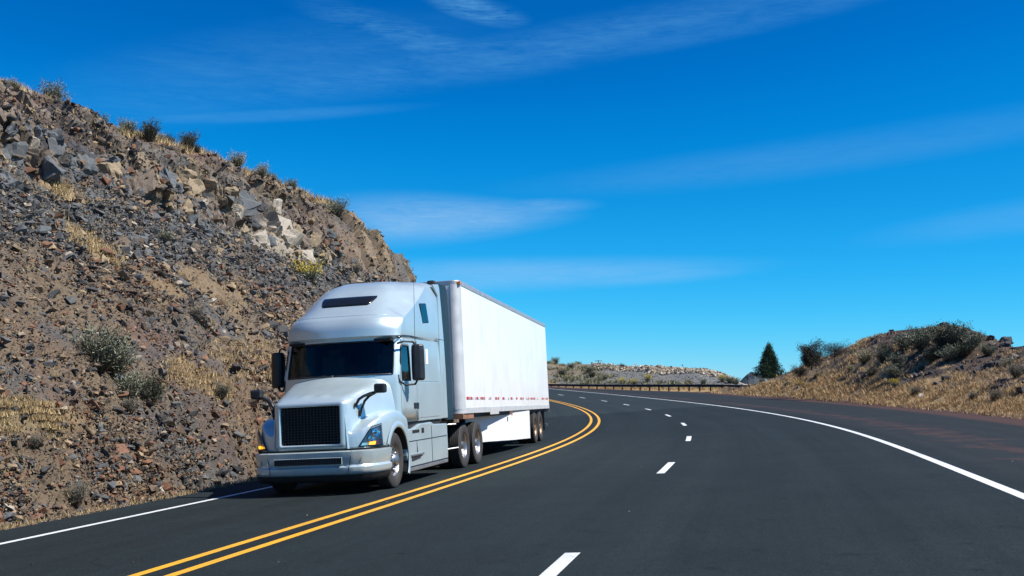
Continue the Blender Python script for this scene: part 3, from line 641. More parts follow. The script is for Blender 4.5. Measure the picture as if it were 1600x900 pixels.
grass_on('scattered_bank_grass', (.15 + sm(fbm(arc / 2.5, lat / 5, 71), .5, .64)) * (Tg < .95), 16000, .11, cols=((.30, .22, .10), (.36, .27, .13), (.22, .18, .10)))

# gravel spilled along the pavement edges
n = 5200; s_ = rng.uniform(5, 60, n) ** 1.0; o_ = PL + .05 - np.abs(rng.normal(size=n)) * .28
rock_cloud('edge_gravel', P3(s_, o_, .0), rng.uniform(.008, .03, n), pick_cols(n, dict(rust=3, brown=2, grey=2, tan=1.5))[0])

# ------------------------------------------------------------------ land on the outside of the curve
def out_z(s, o):
    e = sh_out(s); oo = np.maximum(o - e, 0); z0 = zr(s, np.minimum(o, e))
    z = z0 - .08 * np.maximum(oo - 9, 0)
    return z
s_o = np.concatenate([np.arange(-40, 20, 2.), np.arange(20, 200, .8), np.arange(200, 331, 5)]); f_o = np.concatenate([[0, .02, .05, .09, .14, .2, .3, .4, .55, .75, 1]])
Sg2, Fg2 = np.meshgrid(s_o, f_o, indexing='ij'); e_ = sh_out(Sg2); Og2 = e_ - .25 + Fg2 * 60
P = P3(Sg2, e_ - .25, -.02); x, y = xy(Sg2, Og2); zz = out_z(Sg2, Og2) - .02; zz = zz + (fbm(x / 3, y / 3, 7) - .5) * .25 * np.clip(Fg2 * 12, 0, 1)
OP = np.stack([x, y, zz], -1)
oc = np.broadcast_to(np.array([.115, .062, .05]), OP.shape).copy(); oc = L(oc, np.array([.26, .18, .085]), sm(Fg2, .015, .05) * .9); oc = L(oc, np.array([.13, .10, .07]), sm(fbm(x / 4, y / 4, 31), .5, .65) * .6 * (Fg2 > .05))
tag(gridmesh('verge', OP, M_soil, oc), kind='structure')
# distant plain
g = 6000; nn = 60; gx = np.sign(np.linspace(-1, 1, nn)) * np.abs(np.linspace(-1, 1, nn)) ** 2.2 * g; GX, GY = np.meshgrid(gx, gx, indexing='ij')
GZ = -4.6 - .0 * GX; gc = np.broadcast_to(np.array([.17, .135, .085]), GX.shape + (3,)).copy()
tag(gridmesh('ground', np.stack([GX, GY, GZ], -1), M_soil, gc), kind='structure')

# far ridge with rubble crest beyond the guardrail
RS = np.array([(560, 590), (700, 575), (800, 566), (858, 568), (880, 571), (905, 569), (935, 571), (965, 574), (1000, 575), (1040, 577), (1075, 579), (1090, 579), (1110, 583), (1130, 590), (1150, 597), (1165, 602)], float)
uu = np.linspace(560, 1165, 420); rv = np.linspace(0, 1.25, 60)
UG, RV = np.meshgrid(uu, rv, indexing='ij'); vt = np.interp(UG, RS[:, 0], RS[:, 1]); Yb = np.interp(UG, [560, 860, 1165], [250, 235, 200]); Ys = Yb + np.interp(UG, [560, 1165], [75, 40]) * RV
dirx = (UG - 800) / FPX / math.cos(PITCH); Xg = dirx * Ys * 1.004
zt = HCAM + (598.2 + (UG - 800) * .0061 - vt) / FPX * (Yb + np.interp(UG, [560, 1165], [75, 40])); zb = .2
hp = np.interp(RV, [0, .12, .55, .8, 1, 1.25], [0, .1, .52, .86, 1, .8]); Zg = zb + (zt - zb) * hp + (fbm(Xg / 6, Ys / 6, 5) - .5) * 1.2 * np.clip(RV * 4, 0, 1) * np.where(RV > .9, .5, 1)
Zg = np.where(RV < .02, -5, Zg); rc = np.broadcast_to(np.array([.15, .148, .138]), UG.shape + (3,)).copy()
lft = 1 - sm(UG, 915, 960); rc = L(rc, np.array([.19, .15, .10]), lft * sm(RV, .3, .6) * .9); rc = L(rc, np.array([.13, .13, .08]), sm(fbm(Xg / 9, Ys / 5, 9), .5, .6) * .6 * lft)
rc = L(rc, np.array([.40, .34, .27]), sm(RV, .72, .84) * (1 - lft)); rc = L(rc, np.array([.20, .16, .09]), sm(.25 - RV, 0, .12))
Yg_ = Ys; RP = np.stack([Xg, Ys, Zg], -1); tag(gridmesh('far_ridge', RP, M_soil, rc), kind='structure')
msk = ((RV > .74) & (RV < 1.02) & (UG > 925) & (UG < 1148)) .ravel(); i = rng.choice(np.where(msk)[0], 5200)
rock_cloud('ridge_rubble', RP.reshape(-1, 3)[i] + rng.normal(size=(5200, 3)) * .25, np.clip(.2 * rng.random(5200) ** (-.4), .2, .85), pick_cols(5200, dict(pale=5, tan=3.5, brown=2, grey=1.2))[0] * 1.35)
msk = ((RV > .1) & (RV < .75)).ravel(); i = rng.choice(np.where(msk)[0], 5000)
rock_cloud('ridge_scree', RP.reshape(-1, 3)[i], rng.uniform(.1, .3, 5000), pick_cols(5000, dict(grey=6, dark=1, brown=2))[0])
msk = ((RV > .1) & (RV < .98) & (fbm(Xg / 7, Yg_ / 5, 44) > .5) & ((UG < 960) | (RV < .3))).ravel(); i = rng.choice(np.where(msk)[0], 450); q = np.repeat(RP.reshape(-1, 3)[i], 26, 0) + rng.normal(size=(450 * 26, 3)) * np.array([.5, .5, .12])
RIDGE_SCRUB = q
FB = [(868, 566, 1.9, 'sage'), (878, 588, 1.8, 'dark'), (893, 576, 1.6, 'sage'), (905, 572, 1.5, 'dark'), (918, 583, 1.9, 'sage'), (925, 590, 1.7, 'dark'), (945, 594, 1.5, 'sage'), (972, 576, 1.5, 'dark'), (1000, 578, 1.0, 'sage'), (975, 600, 1.8, 'yellow'), (990, 601, 1.6, 'yellow'), (1010, 598, 2.2, 'yellow'), (1053, 580, 1.1, 'dark'), (1090, 583, 1.2, 'sage'), (1128, 597, 2.0, 'yellow'), (1141, 599, 1.6, 'sage'), (1075, 600, 1.3, 'pale'), (1098, 601, 1.3, 'sage'), (1150, 601, 1.6, 'sage')]
ru, rvv, _ = project(RP)
for k, (u, v, h, kd) in enumerate(FB):
    i = np.argmin(np.hypot(ru - u, rvv - v)); p = RP.reshape(-1, 3)[i]
    kn = dict(sage='grey green', dark='dark green', yellow='yellow', pale='straw pale')[kd]
    where = ['at the left end of the far ridge beside the trailer', 'halfway along the far ridge', 'near the right end of the far ridge'][0 if u < 950 else 1 if u < 1060 else 2]
    plant(kd, p - np.array([0, 0, .1]), h * 1.1, 'distant %s bush %s' % (kn, where), '%s bushes %s' % (kn, where), sq=1.3)
# far dark mound right of the ridge
def mound(name, c, rx, ry, h, colr, k):
    a = np.linspace(0, 2 * np.pi, 49); r = np.linspace(0, 1, 16); A, Rr = np.meshgrid(a, r, indexing='ij'); x = c[0] + rx * Rr * np.cos(A); y = c[1] + ry * Rr * np.sin(A)
    z = c[2] + h * (1 - Rr ** 1.35) * (1 + .3 * (fbm(x / rx * 3, y / rx * 3, k) - .5)); return tag(gridmesh(name, np.stack([x, y, z], -1), M_soil, np.broadcast_to(np.array(colr), A.shape + (3,)).copy() * (.8 + .4 * fbm(x / rx * 8, y / rx * 8, k))[..., None]), kind='structure')
c = hit_z(1177, 604, -4.6) if False else None
dm = ray(1175, 600); mound('far_hill', (dm.x / dm.y * 420, 420, -4.6), 9.5, 14, 4.6 + 1.88 + 4.6, (.06, .075, .085), 3)
# two utility poles on the ridge
for (u, v, hp_, lb) in ((935, 571, 7, 'tiny utility pole with crossarm on the far ridge, left one'), (1022, 577, 5, 'tiny utility pole with crossarm on the far ridge, right one')):
    d = ray(u, v); Yd = 330; b0 = np.array([d.x / d.y * Yd, Yd, HCAM + d.z / d.y * Yd]); hh = hp_ * Yd / FPX * 1.2
    root = empty('utility_pole', Matrix.Translation(b0)); tag(root, lb, 'utility pole')
    MB().tube([(0, 0, -1), (0, 0, hh)], .13, 8, r1=.1).build('pole', M_chassis, root); MB().box(-1.1, 1.1, -.06, .06, hh - .35, hh - .2).build('crossarm', M_chassis, root)

# ------------------------------------------------------------------ guardrail
GA = np.array([6.0, 157.]); GB = np.array([23.9, 126.]); 
gp = [np.array([6.0, 157.]) + (GA - GB) / np.linalg.norm(GA - GB) * k * 1.905 + np.array([-.006 * k * k, -.004 * k * k]) for k in range(22, 0, -1)] + [GA + (GB - GA) * k / 18 for k in range(0, 19)] + [GB + np.array([1.02, -1.62]) * k - np.array([-.02, 0]) * k * k for k in range(1, 4)]
M_galv = worn('weathered_guardrail', (.026, .026, .028), .6, .3, 0, .3, 3); M_post = worn('rail_post', (.11, .06, .04), .85, 0, 0, .3, 4)
gr = empty('guardrail', Matrix.Identity(4)); tag(gr, 'long dark steel guardrail on posts curving along the far road edge', 'guardrail')
gz = []
for p in gp:
    s_, o_ = s_of(p[0], p[1]); gz.append(float(zr(np.array(s_), np.array(min(o_, float(sh_out(s_)))))))
gz = np.convolve(np.pad(gz, 3, 'edge'), np.ones(7) / 7, 'valid')
k0 = 22; dzv = (.95 - gz[k0], 1.05 - gz[k0 + 18]); gz = gz + np.interp(np.arange(len(gp)), [k0, k0 + 18], dzv) 
wv = [(-.04, .42), (.0, .44), (.045, .47), (.045, .51), (0, .55), (-.01, .57), (.0, .59), (.045, .63), (.045, .67), (0, .70), (-.04, .73)]
V = []; F = []; m_ = len(wv)
for i, p in enumerate(gp):
    t_ = gp[min(i + 1, len(gp) - 1)] - gp[max(i - 1, 0)]; t_ = t_ / np.linalg.norm(t_); nrm = np.array([-t_[1], t_[0]]); nrm = -nrm if nrm @ (-p) < 0 else nrm
    for (a, b) in wv: V.append((p[0] + nrm[0] * (a + .12), p[1] + nrm[1] * (a + .12), gz[i] + b))
    for j in range(m_ - 1):
        if i < len(gp) - 1: F.append([i * m_ + j, i * m_ + j + 1, (i + 1) * m_ + j + 1, (i + 1) * m_ + j])
o = mesh('rail', V, F, M_galv, gr, smooth=True); sol = o.modifiers.new('s', 'SOLIDIFY'); sol.thickness = .01
pm = MB().box(-.08, .08, -.1, .1, -.9, .72).build('post', M_post, gr)
for i, p in enumerate(gp):
    o = pm if i == 0 else pm.copy()
    if i: COL.objects.link(o)
    o.parent = gr; o.location = (p[0], p[1], gz[i]); o.rotation_euler = (0, 0, -.55)
# grassy berm right behind the rail
Sb = np.arange(len(gp)); bw = np.linspace(0, 1, 7); V = np.zeros((len(gp), 7, 3))
for i, p in enumerate(gp):
    t_ = gp[min(i + 1, len(gp) - 1)] - gp[max(i - 1, 0)]; t_ = t_ / np.linalg.norm(t_); nrm = np.array([-t_[1], t_[0]]); nrm = -nrm if nrm @ p < 0 else nrm
    for j, b in enumerate(bw):
        q = p + nrm * (b * 7 - .6); V[i, j] = (q[0], q[1], gz[i] + (-.25 if j == 0 else [.0, .03, .12, .16, .1, -.2, -3.5][j]))
tag(gridmesh('verge_berm', V, M_soil, np.broadcast_to(np.array([.33, .225, .105]), V.shape).copy()), kind='structure')
n = 9000; i = rng.integers(0, len(gp) - 1, n); f = rng.random(n); q = rng.uniform(1.0, 4.0, n); jj = np.floor(q).astype(int); a = V[i, jj] * (1 - (q - jj))[:, None] + V[i, jj + 1] * (q - jj)[:, None]; b = V[i + 1, jj] * (1 - (q - jj))[:, None] + V[i + 1, jj + 1] * (q - jj)[:, None]
grass('ridge_scrub', RIDGE_SCRUB, .7, lean=.6, width=.12, cols=((.20, .20, .12), (.26, .23, .14), (.15, .16, .09), (.33, .27, .12)))
grass('berm_dry_grass', a * (1 - f)[:, None] + b * f[:, None], .28, width=.03)

# ------------------------------------------------------------------ small hill on the right
HS = np.array([(1100, 606), (1165, 604), (1182, 600), (1200, 594), (1225, 585), (1250, 574), (1280, 561), (1305, 552), (1325, 543), (1350, 531), (1375, 523), (1395, 517), (1430, 514), (1460, 510), (1490, 508), (1515, 514), (1540, 524), (1560, 532), (1580, 543), (1600, 547), (1650, 545), (1700, 535), (1850, 520), (2100, 500), (4000, 450)], float)
sg_ = np.concatenate([np.arange(22, 60, .16), np.arange(60, 121, .22)]); rv = np.concatenate([[-.06], np.linspace(0, 1.05, 120), np.linspace(1.08, 3, 16)])
SG, RV = np.meshgrid(sg_, rv, indexing='ij'); WH = np.interp(SG, [22, 60, 104, 112, 118, 124], [8.5, 9.5, 9.5, 6, 2.5, 1.0])
o_ = sh_out(SG) + .1 + WH * RV; Xg, Yg = xy(SG, o_); fz = zr(SG, sh_out(SG))
def zsky(x, y):
    p = np.stack([x, y, np.full_like(x, 3.0)], -1)
    for _ in range(4):
        u_, v_, d_ = project(p); p[..., 2] = p[..., 2] + (v_ - np.interp(u_, HS[:, 0], HS[:, 1])) * d_ / FPX
    return p[..., 2]
xc, yc = xy(sg_, sh_out(sg_) + .1 + WH[:, 0]); Zc = np.maximum(zsky(xc, yc), fz[:, 0] + .1); Zc = np.convolve(np.pad(Zc, 6, 'edge'), np.ones(13) / 13, 'valid')[:, None]
hp = np.interp(RV, [-.06, 0, .08, .25, .5, .75, .92, 1, 1.6, 3], [-.02, 0, .06, .24, .56, .83, .97, 1, .8, -.2])
Zg = fz + (Zc - fz) * hp - np.where(RV < 0, .5, 0)
hh1, hh2, hid = worley(Xg / 1.1, Yg / 1.4, 3); gate = np.clip(RV * 6, 0, 1)
outc = sm(fbm(Xg / 3.4, Yg / 3.4, 55), .50, .6) * sm(RV, .15, .35); outc = np.clip(outc + sm(RV, .86, .95) * .8 * (SG < 108), 0, 1)
Zg = Zg + gate * ((fbm(Xg / 2.2, Yg / 2.2, 6) - .5) * .7 + (fbm(Xg / .5, Yg / .5, 16) - .5) * .16 + outc * (hid - .4) * .4) * np.where(RV > .9, .5, 1)
Zg = np.where(RV > 0.02, np.minimum(Zg, zsky(Xg, Yg)), Zg)
HP = np.stack([Xg, Yg, Zg], -1); hu, hv, _ = project(HP)
hc = np.broadcast_to(np.array([.33, .23, .12]), HP.shape).copy(); hc = L(hc, np.array([.055, .042, .036]), outc); hc = L(hc, np.array([.11, .085, .06]), sm(fbm(Xg / 1.5, Yg / 1.5, 77), .5, .62) * .5 * gate)
hc = L(hc, np.array([.11, .06, .05]), sm(.05 - RV, 0, .03)); hc = L(hc, np.array([.09, .06, .045]), sm(RV, .3, .55) * sm(fbm(Xg / 3, Yg / 3, 8), .3, .5) * .85)
tag(gridmesh('roadside_hill', HP, M_soil, hc), kind='structure')
hn = HP.reshape(-1, 3)
def hill_px(u, v):
    i = np.argmin(np.hypot(hu - u, hv - v) + np.where(RV > 1.02, 1e4, 0)); return hn[i]
Ah = np.abs(np.gradient(hu, axis=0) * np.gradient(hv, axis=1)); visr = (hu < 1900) & (RV > 0) & (RV < 1.03)
wq = (Ah * visr * (1 - outc * .9) * (.06 + 1.6 * sm(.42 - RV, 0, .2) * sm(fbm(Xg / 1.2, Yg / 1.2, 98), .3, .55) + .7 * sm(fbm(Xg / 2, Yg / 2, 99), .5, .6))).ravel(); wq /= wq.sum(); i = rng.choice(len(wq), 16000, p=wq)
P = np.repeat(hn[i], 8, 0) + rng.normal(size=(16000 * 8, 3)) * np.array([.12, .12, .0]); dd = np.linalg.norm(P, axis=1)
grass('hill_dry_grass', P - np.array([0, 0, .03]), .15, lean=.5, width=.014, scale=np.clip(dd / 50, .7, 1.8), cols=((.50, .35, .17), (.58, .42, .21), (.40, .28, .14), (.36, .22, .13)))
wq = (Ah * visr * (np.clip(outc - .2, 0, 1) + .004)).ravel(); wq /= wq.sum(); i = rng.choice(len(wq), 4200, p=wq)
rock_cloud('hill_scoria', hn[i], np.clip(.05 * rng.random(4200) ** (-.4), .06, .4), pick_cols(4200, dict(dark=6, brown=1.5, rust=1))[0])
for (u, v, sz, lb) in ((1569, 529, .75, 'dark overhanging boulder on the right end of the small hill crest'), (1575, 538, .5, 'dark boulder under the overhanging one at the right of the hill'), (1548, 531, .45, 'flat dark boulder left of the overhanging one on the hill crest'), (1478, 509, .42, 'dark boulder on the highest point of the small hill'), (1394, 517, .22, 'small dark knob on the left shoulder of the hill crest'),
        (1510, 516, .4, 'dark boulder just right of the hill top'), (1590, 546, .5, 'dark boulder at the right frame edge on the hill crest'), (1455, 583, .4, 'black lava rock in the middle of the hill face'), (1480, 592, .5, 'biggest black lava rock low on the hill face'), (1500, 575, .4, 'black lava rock under the hill top bushes'), (1465, 600, .35, 'black lava rock above the dry grass at the hill foot')):
    p = hill_px(u, v); rock_obj(p, sz * .62 * np.linalg.norm(p) / 48, 'dark', 'boulder', lb, 'boulder', None, (1.2, 1, .8), RUG)
HBsh = [(1415, 548, 36, 'sage', 'sagebrush at the left edge of the hilltop thicket'), (1440, 545, 40, 'sage', 'sagebrush in the middle left of the hilltop thicket'), (1470, 545, 46, 'dark', 'tall dark sagebrush at the centre of the hilltop thicket'), (1495, 540, 40, 'sage', 'sagebrush right of centre in the hilltop thicket'), (1518, 545, 32, 'sage', 'sagebrush at the right end of the hilltop thicket'), (1455, 565, 34, 'dark', 'dark sagebrush in front of the hilltop thicket'), (1485, 566, 30, 'sage', 'sagebrush in front of the hilltop thicket, right one'), (1380, 566, 26, 'sage', 'round sagebrush alone on the left hill face'), (1352, 568, 26, 'pale', 'greenish yellow bush on the left hill face'), (1408, 575, 30, 'sage', 'grey bush with its shade on the middle hill face'), (1402, 592, 30, 'sage', 'grey bush above the grass in the middle of the hill'), (1360, 590, 20, 'dark', 'dark low bush on the hill face above the grass'), (1328, 580, 14, 'pale', 'pale bush low on the left hill face'), (1275, 590, 12, 'pale', 'small pale bush near the foot of the hill left end'), (1250, 603, 12, 'yellow', 'small yellow bush near the hill foot'), (1228, 604, 11, 'sage', 'small green bush at the left foot of the hill'), (1545, 556, 22, 'sage', 'grey sagebrush on the right hill face below the boulders'), (1572, 575, 22, 'pale', 'greenish bush on the right hill face'), (1590, 590, 24, 'grey', 'dry twiggy bush at the right frame edge'), (1555, 628, 22, 'grey', 'reddish dry weed clump at the hill foot on the right'), (1520, 625, 18, 'grey', 'reddish dry weed clump left of the biggest one at the hill foot'), (1430, 618, 18, 'grey', 'dry weed at the hill foot in the middle'), (1388, 555, 22, 'dark', 'dark bush on the upper left hill face'), (1505, 557, 28, 'dark', 'dark bush hanging under the thicket right end'), (1430, 532, 26, 'dark', 'dark bush on the crest left of the thicket top'), (1455, 525, 18, 'sage', 'small sagebrush on the very top of the hill'), (1400, 603, 16, 'yellow', 'yellow green bush in the grass at the hill foot')]
for (u, v, hp_, kd, lb) in HBsh:
    p = hill_px(u, v); plant(kd, p - np.array([0, 0, .05]), hp_ * .9 * np.linalg.norm(p) / FPX, lb, sq=1.3)
# litter scrap at the hill foot
p = hill_px(1436, 622); o = MB().add([(0, 0, 0), (.35, .05, .02), (.4, .1, .25), (.1, .02, .3), (.2, .25, .1)], [(0, 1, 2, 3), (1, 4, 2), (0, 4, 1), (3, 2, 4), (0, 3, 4)]).build('litter', M_poster); o.location = p; tag(o, 'crumpled white scrap of litter at the hill foot', 'litter')

# juniper and dark shrubby trees
def tree(name, loc, h, rad, lb, seed, conical=True, cols=((.022, .05, .026), (.035, .065, .035), (.05, .085, .045)), n=9000):
    r = np.random.default_rng(seed); root = empty(name, Matrix.Translation(loc)); tag(root, lb, 'tree')
    t = MB(); t.tube([(0, 0, -.3), (.05 * h * .1, 0, h * .4), (0, 0, h * .9)], h * .03, 8, r1=h * .006); 
    tips = []
    for k in range(46):
        if conical: zb = h * (.02 + .93 * r.random() ** 1.25); L_ = rad * (1 - (zb / h)) ** 1.05 * r.uniform(.7, 1.25) * (min(1, .7 + zb / h * 2.2)) + .01 * h; up = .25
        else: zb = r.uniform(.02, .6) * h; L_ = rad * r.uniform(.4, 1.1); up = r.uniform(.1, .9)
        a = r.uniform(0, 2 * np.pi); b = np.array([0, 0, zb * .8]); tip = np.array([math.cos(a) * L_, math.sin(a) * L_, min(zb + L_ * up * (1 if conical else .9), h)]); tips.append((b, tip))
        t.tube([b, (b + tip) / 2 + np.array([0, 0, -.02 * h]), tip], h * .009, 5, r1=h * .002)
    t.build('trunk', worn_bark, root)
    V = []; C = []
    per = n // 46
    for (b, tip) in tips:
        tt = r.beta(2.2, 1.2, per)[:, None]; c0 = b + (tip - b) * tt + r.normal(size=(per, 3)) * rad * np.array([.12, .12, .13])
        d = (tip - b) / np.linalg.norm(tip - b) * .6 + r.normal(size=(per, 3)) * .5 + np.array([0, 0, .5 if conical else .1]); d /= np.linalg.norm(d, axis=1)[:, None]
        s_ = np.cross(d, r.normal(size=(per, 3))); s_ /= np.linalg.norm(s_, axis=1)[:, None]; ln = h * .028 * r.uniform(.6, 1.5, (per, 1))
        V.append(np.stack([c0 - s_ * ln * .35, c0 + s_ * ln * .35, c0 + d * ln * 1.5], 1).reshape(-1, 3)); C.append(np.repeat(np.array(cols)[r.integers(0, len(cols), per)] * r.uniform(.7, 1.3, (per, 1)), 3, 0))
    if conical:
        m_ = n; zf = .05 + .95 * (1 - np.sqrt(r.random(m_))); an = r.uniform(0, 2 * np.pi, m_)
        lump = .74 + .20 * np.sin(an * 4 + 9 * zf + 1) + .17 * np.sin(an * 7 - 21 * zf) + .16 * np.sin(zf * 38 + an * 3)
        rr = rad * (1 - zf) ** .9 * np.clip(.55 + zf * 3.2, 0, 1) * lump * 1.22 * np.sqrt(r.uniform(.25, 1, m_)) + .02 * rad
        c0 = np.stack([rr * np.cos(an), rr * np.sin(an), zf * h], -1) + r.normal(size=(m_, 3)) * rad * .06
        d = np.stack([np.cos(an) * .6, np.sin(an) * .6, np.full(m_, .8)], -1) + r.normal(size=(m_, 3)) * .4; d /= np.linalg.norm(d, axis=1)[:, None]
        s_ = np.cross(d, r.normal(size=(m_, 3))); s_ /= np.linalg.norm(s_, axis=1)[:, None]; ln = h * .022 * r.uniform(.6, 1.5, (m_, 1))
        V = [np.stack([c0 - s_ * ln * .35, c0 + s_ * ln * .35, c0 + d * ln * 1.6], 1).reshape(-1, 3)]; C = [np.repeat(np.array(cols)[r.integers(0, len(cols), m_)] * r.uniform(.7, 1.3, (m_, 1)), 3, 0)]
    V = np.concatenate(V); mesh('crown', V, np.arange(len(V)).reshape(-1, 3), M_leaf, root, col=np.concatenate(C), recalc=False)
worn_bark = worn('bark', (.09, .06, .045), .9)
def at_depth(u, v, Y):
    d = ray(u, v); return np.array([d.x / d.y * Y, Y, HCAM + d.z / d.y * Y])
Yj = 150.; tree('juniper_tree', at_depth(1202, 594, Yj), 58 / FPX * Yj, 23 / FPX * Yj, 'dark green conical juniper standing alone left of the small hill', 5, n=13000)
Yb = 88.; DK = ((.04, .045, .032), (.06, .06, .045), (.085, .07, .055))
tree('shrubby_tree', at_depth(1268, 573, 92), 44 / FPX * 92, 24 / FPX * 92, 'dark rounded shrubby tree on the left slope of the small hill', 8, False, DK, 9000)
tree('shrubby_tree', at_depth(1304, 560, 86), 26 / FPX * 86, 22 / FPX * 86, 'lower dark shrubby tree right of the rounded one on the hill slope', 9, False, DK, 7000)
tree('shrubby_tree', at_depth(1250, 590, 96), 24 / FPX * 96, 13 / FPX * 96, 'small dark shrubby tree at the foot of the rounded one', 10, False, DK, 5000)
for (u, v, h_, kd, lb) in ((1190, 597, 9, 'grey', 'reddish brown weed left of the juniper foot'), (1212, 598, 8, 'grey', 'reddish brown weed right of the juniper foot')):
    plant(kd, at_depth(u, v + 2, 140), h_ * 140 / FPX, lb, sq=1.6)

# ==================================================================  THE TRUCK
def basis(hd, e, gF):
    Fv = Vector((-math.sin(hd), -math.cos(hd), gF)).normalized(); Lv = Vector((math.cos(hd), -math.sin(hd), e)); Lv = (Lv - Fv * (Fv @ Lv)).normalized(); return Fv, Lv, Fv.cross(Lv)
def frame(C, B): F_, L_, U2 = B; return Matrix(((F_.x, L_.x, U2.x, C[0]), (F_.y, L_.y, U2.y, C[1]), (F_.z, L_.z, U2.z, C[2]), (0, 0, 0, 1)))
def on_road(u, v):
    z = 0.
    for _ in range(60):
        p = hit_z(u, v, z); s_, o_ = s_of(p[0], p[1]); z = .5 * z + .5 * float(zr(np.array(s_), np.array(o_)))
    return Vector(p)
BT = basis(R(12.0), .057, .003); CT = on_road(617, 762) - BT[1] * 1.15
MT = frame(CT, BT); TR = empty('semi_tractor', MT)
tag(TR, 'silver sleeper cab semi truck tractor driving toward the camera in the left lane', 'truck')

# ---- cab loft ------------------------------------------------------
ZK = [1.20, 1.6, 2.0, 2.13, 2.30, 2.6, 2.80, 2.84, 2.90, 3.10, 3.26, 3.34, 3.50, 3.70, 3.90, 4.05, 4.14, 4.195, 4.22]
XF = [-.12, -.08, -.02, .00, -.05, -.17, -.25, -.25, -.19, -.21, -.31, -.44, -.66, -.93, -1.25, -1.58, -1.9, -2.35, -2.7]
BF = [.22, .25, .30, .33, .33, .30, .28, .28, .28, .30, .32, .34, .36, .38, .40, .40, .42, .40, .30]
WF = [1.09, 1.09, 1.085, 1.08, 1.08, 1.07, 1.06, 1.06, 1.08, 1.08, 1.05, 1.02, .94, .87, .81, .75, .68, .58, .4]
WW = [1.20, 1.20, 1.20, 1.195, 1.19, 1.18, 1.165, 1.165, 1.18, 1.19, 1.19, 1.19, 1.185, 1.18, 1.17, 1.15, 1.09, .95, .7]
DD = [.10, .10, .10, .10, .10, .10, .10, .10, .12, .14, .18, .24, .42, .55, .60, .55, .45, .35, .25]
zl = np.array(sorted(set([1.2, 1.215, 1.5, 1.8, 1.98, 2.01, 2.06, 2.13, 2.145, 2.2, 2.3, 2.4, 2.5, 2.6, 2.66, 2.70, 2.76, 2.80, 2.825, 2.84, 2.86, 2.90, 2.95, 3.02, 3.1, 3.18, 3.24, 3.27, 3.30, 3.34, 3.38, 3.44, 3.5, 3.56, 3.62, 3.7, 3.78, 3.84, 3.9, 3.95, 4.0, 4.05, 4.09, 4.12, 4.14, 4.16, 4.18, 4.195, 4.21, 4.22])))
XB = -3.50
nf = 12
sidex = [-.44, -.50, -.62, -.80, -.98, -1.08, -1.16, -1.30, -1.50, -1.53, -1.8, -2.1, -2.4, -2.7, -3.0, -3.25, -3.50]
def outline(z):
    g_ = lambda T: float(np.interp(z, ZK, T)); xf, B, wf, ww, D_ = g_(XF), g_(BF), g_(WF), g_(WW), g_(DD); pts = []
    for k in range(nf + 1):
        a = k / nf; pts.append((xf - B * a ** float(np.interp(z, [2.86, 3.3], [2.6, 4.2])), wf * a, z))
    xs = xf - B - D_
    for a in (.3, .65): pts.append((xf - B - D_ * a ** 1.2, wf + (ww - wf) * (a ** .8), z))
    for x in sidex:
        if z <= 2.86: xx = min(x, xs)
        else: tq = (x - sidex[0]) / (XB - sidex[0]); w_ = np.interp(z, [2.86, 3.3], [0, 1]); xx = (1 - w_) * min(x, xs) + w_ * (xs + (XB - xs) * tq)
        y = ww - max(0, -(xx + 3.0)) * .0
        pts.append((xx, y, z))
    pts.append((XB, ww * .6, z)); pts.append((XB, 0, z))
    return pts
rows = [outline(z) for z in zl]; ncol = len(rows[0]); nr = len(rows)
iz = lambda z: int(np.argmin(np.abs(zl - z)))
def half(sgn, sel, off=0.0):
    """faces of one half of the cab whose cell satisfies sel(row, col)"""
    V = []; F = []; mp_ = {}
    def vid(r, c):
        if (r, c) not in mp_:
            p = rows[r][c]; nx_, ny_ = 0, 0
            if off:
                a = rows[r][max(c - 1, 0)]; b = rows[r][min(c + 1, ncol - 1)]; tx, ty = b[0] - a[0], b[1] - a[1]; l = math.hypot(tx, ty) or 1; nx_, ny_ = -ty / l * -1, tx / l * -1
            mp_[(r, c)] = len(V); V.append((p[0] + nx_ * off, (p[1] + ny_ * off) * sgn, p[2]))
        return mp_[(r, c)]
    for r in range(nr - 1):
        for c in range(ncol - 1):
            if sel(r, c): F.append([vid(r, c), vid(r, c + 1), vid(r + 1, c + 1), vid(r + 1, c)][::(1 if sgn > 0 else -1)])
    return V, F
cwin = (nf + 2, nf + 2 + 1)
ws = lambda r, c: iz(2.145) <= r < iz(2.80) and c < nf
c0 = nf + 3   # first side column index (x = -.44)
dw = lambda r, c: iz(2.01) <= r < iz(2.70) and c0 + 1 <= c < c0 + 5
hole = lambda r, c: ws(r, c) or dw(r, c)
def inwards(sgn, sel, name, m, parent, off=0, **kw):
    V, F = half(sgn, sel, off); return mesh(name, V, F, m, parent, **kw)
b = MB()
for sgn in (1, -1):
    V, F = half(sgn, lambda r, c: not hole(r, c)); b.add(V, F)
b.add([(p[0], p[1] * s_, p[2]) for s_ in (1,) for p in rows[-1]] + [(p[0], -p[1], p[2]) for p in rows[-1][::-1]], [list(range(2 * ncol))])
b.add([(p[0], p[1], p[2]) for p in rows[0]] + [(p[0], -p[1], p[2]) for p in rows[0][::-1]], [list(range(2 * ncol))])
cabo = b.build('cab', M_silver, TR, angle=32)
bm = bmesh.new(); bm.from_mesh(cabo.data); bmesh.ops.remove_doubles(bm, verts=bm.verts, dist=.0008); bmesh.ops.recalc_face_normals(bm, faces=bm.faces); bm.to_mesh(cabo.data); bm.free(); cabo.data.set_sharp_from_angle(angle=R(32))
b = MB()
for sgn in (1, -1): b.add(*half(sgn, ws, -.006))
wso = b.build('windshield', M_wind, TR, smooth=True)
bm = bmesh.new(); bm.from_mesh(wso.data); bmesh.ops.remove_doubles(bm, verts=bm.verts, dist=.0008); bm.to_mesh(wso.data); bm.free()
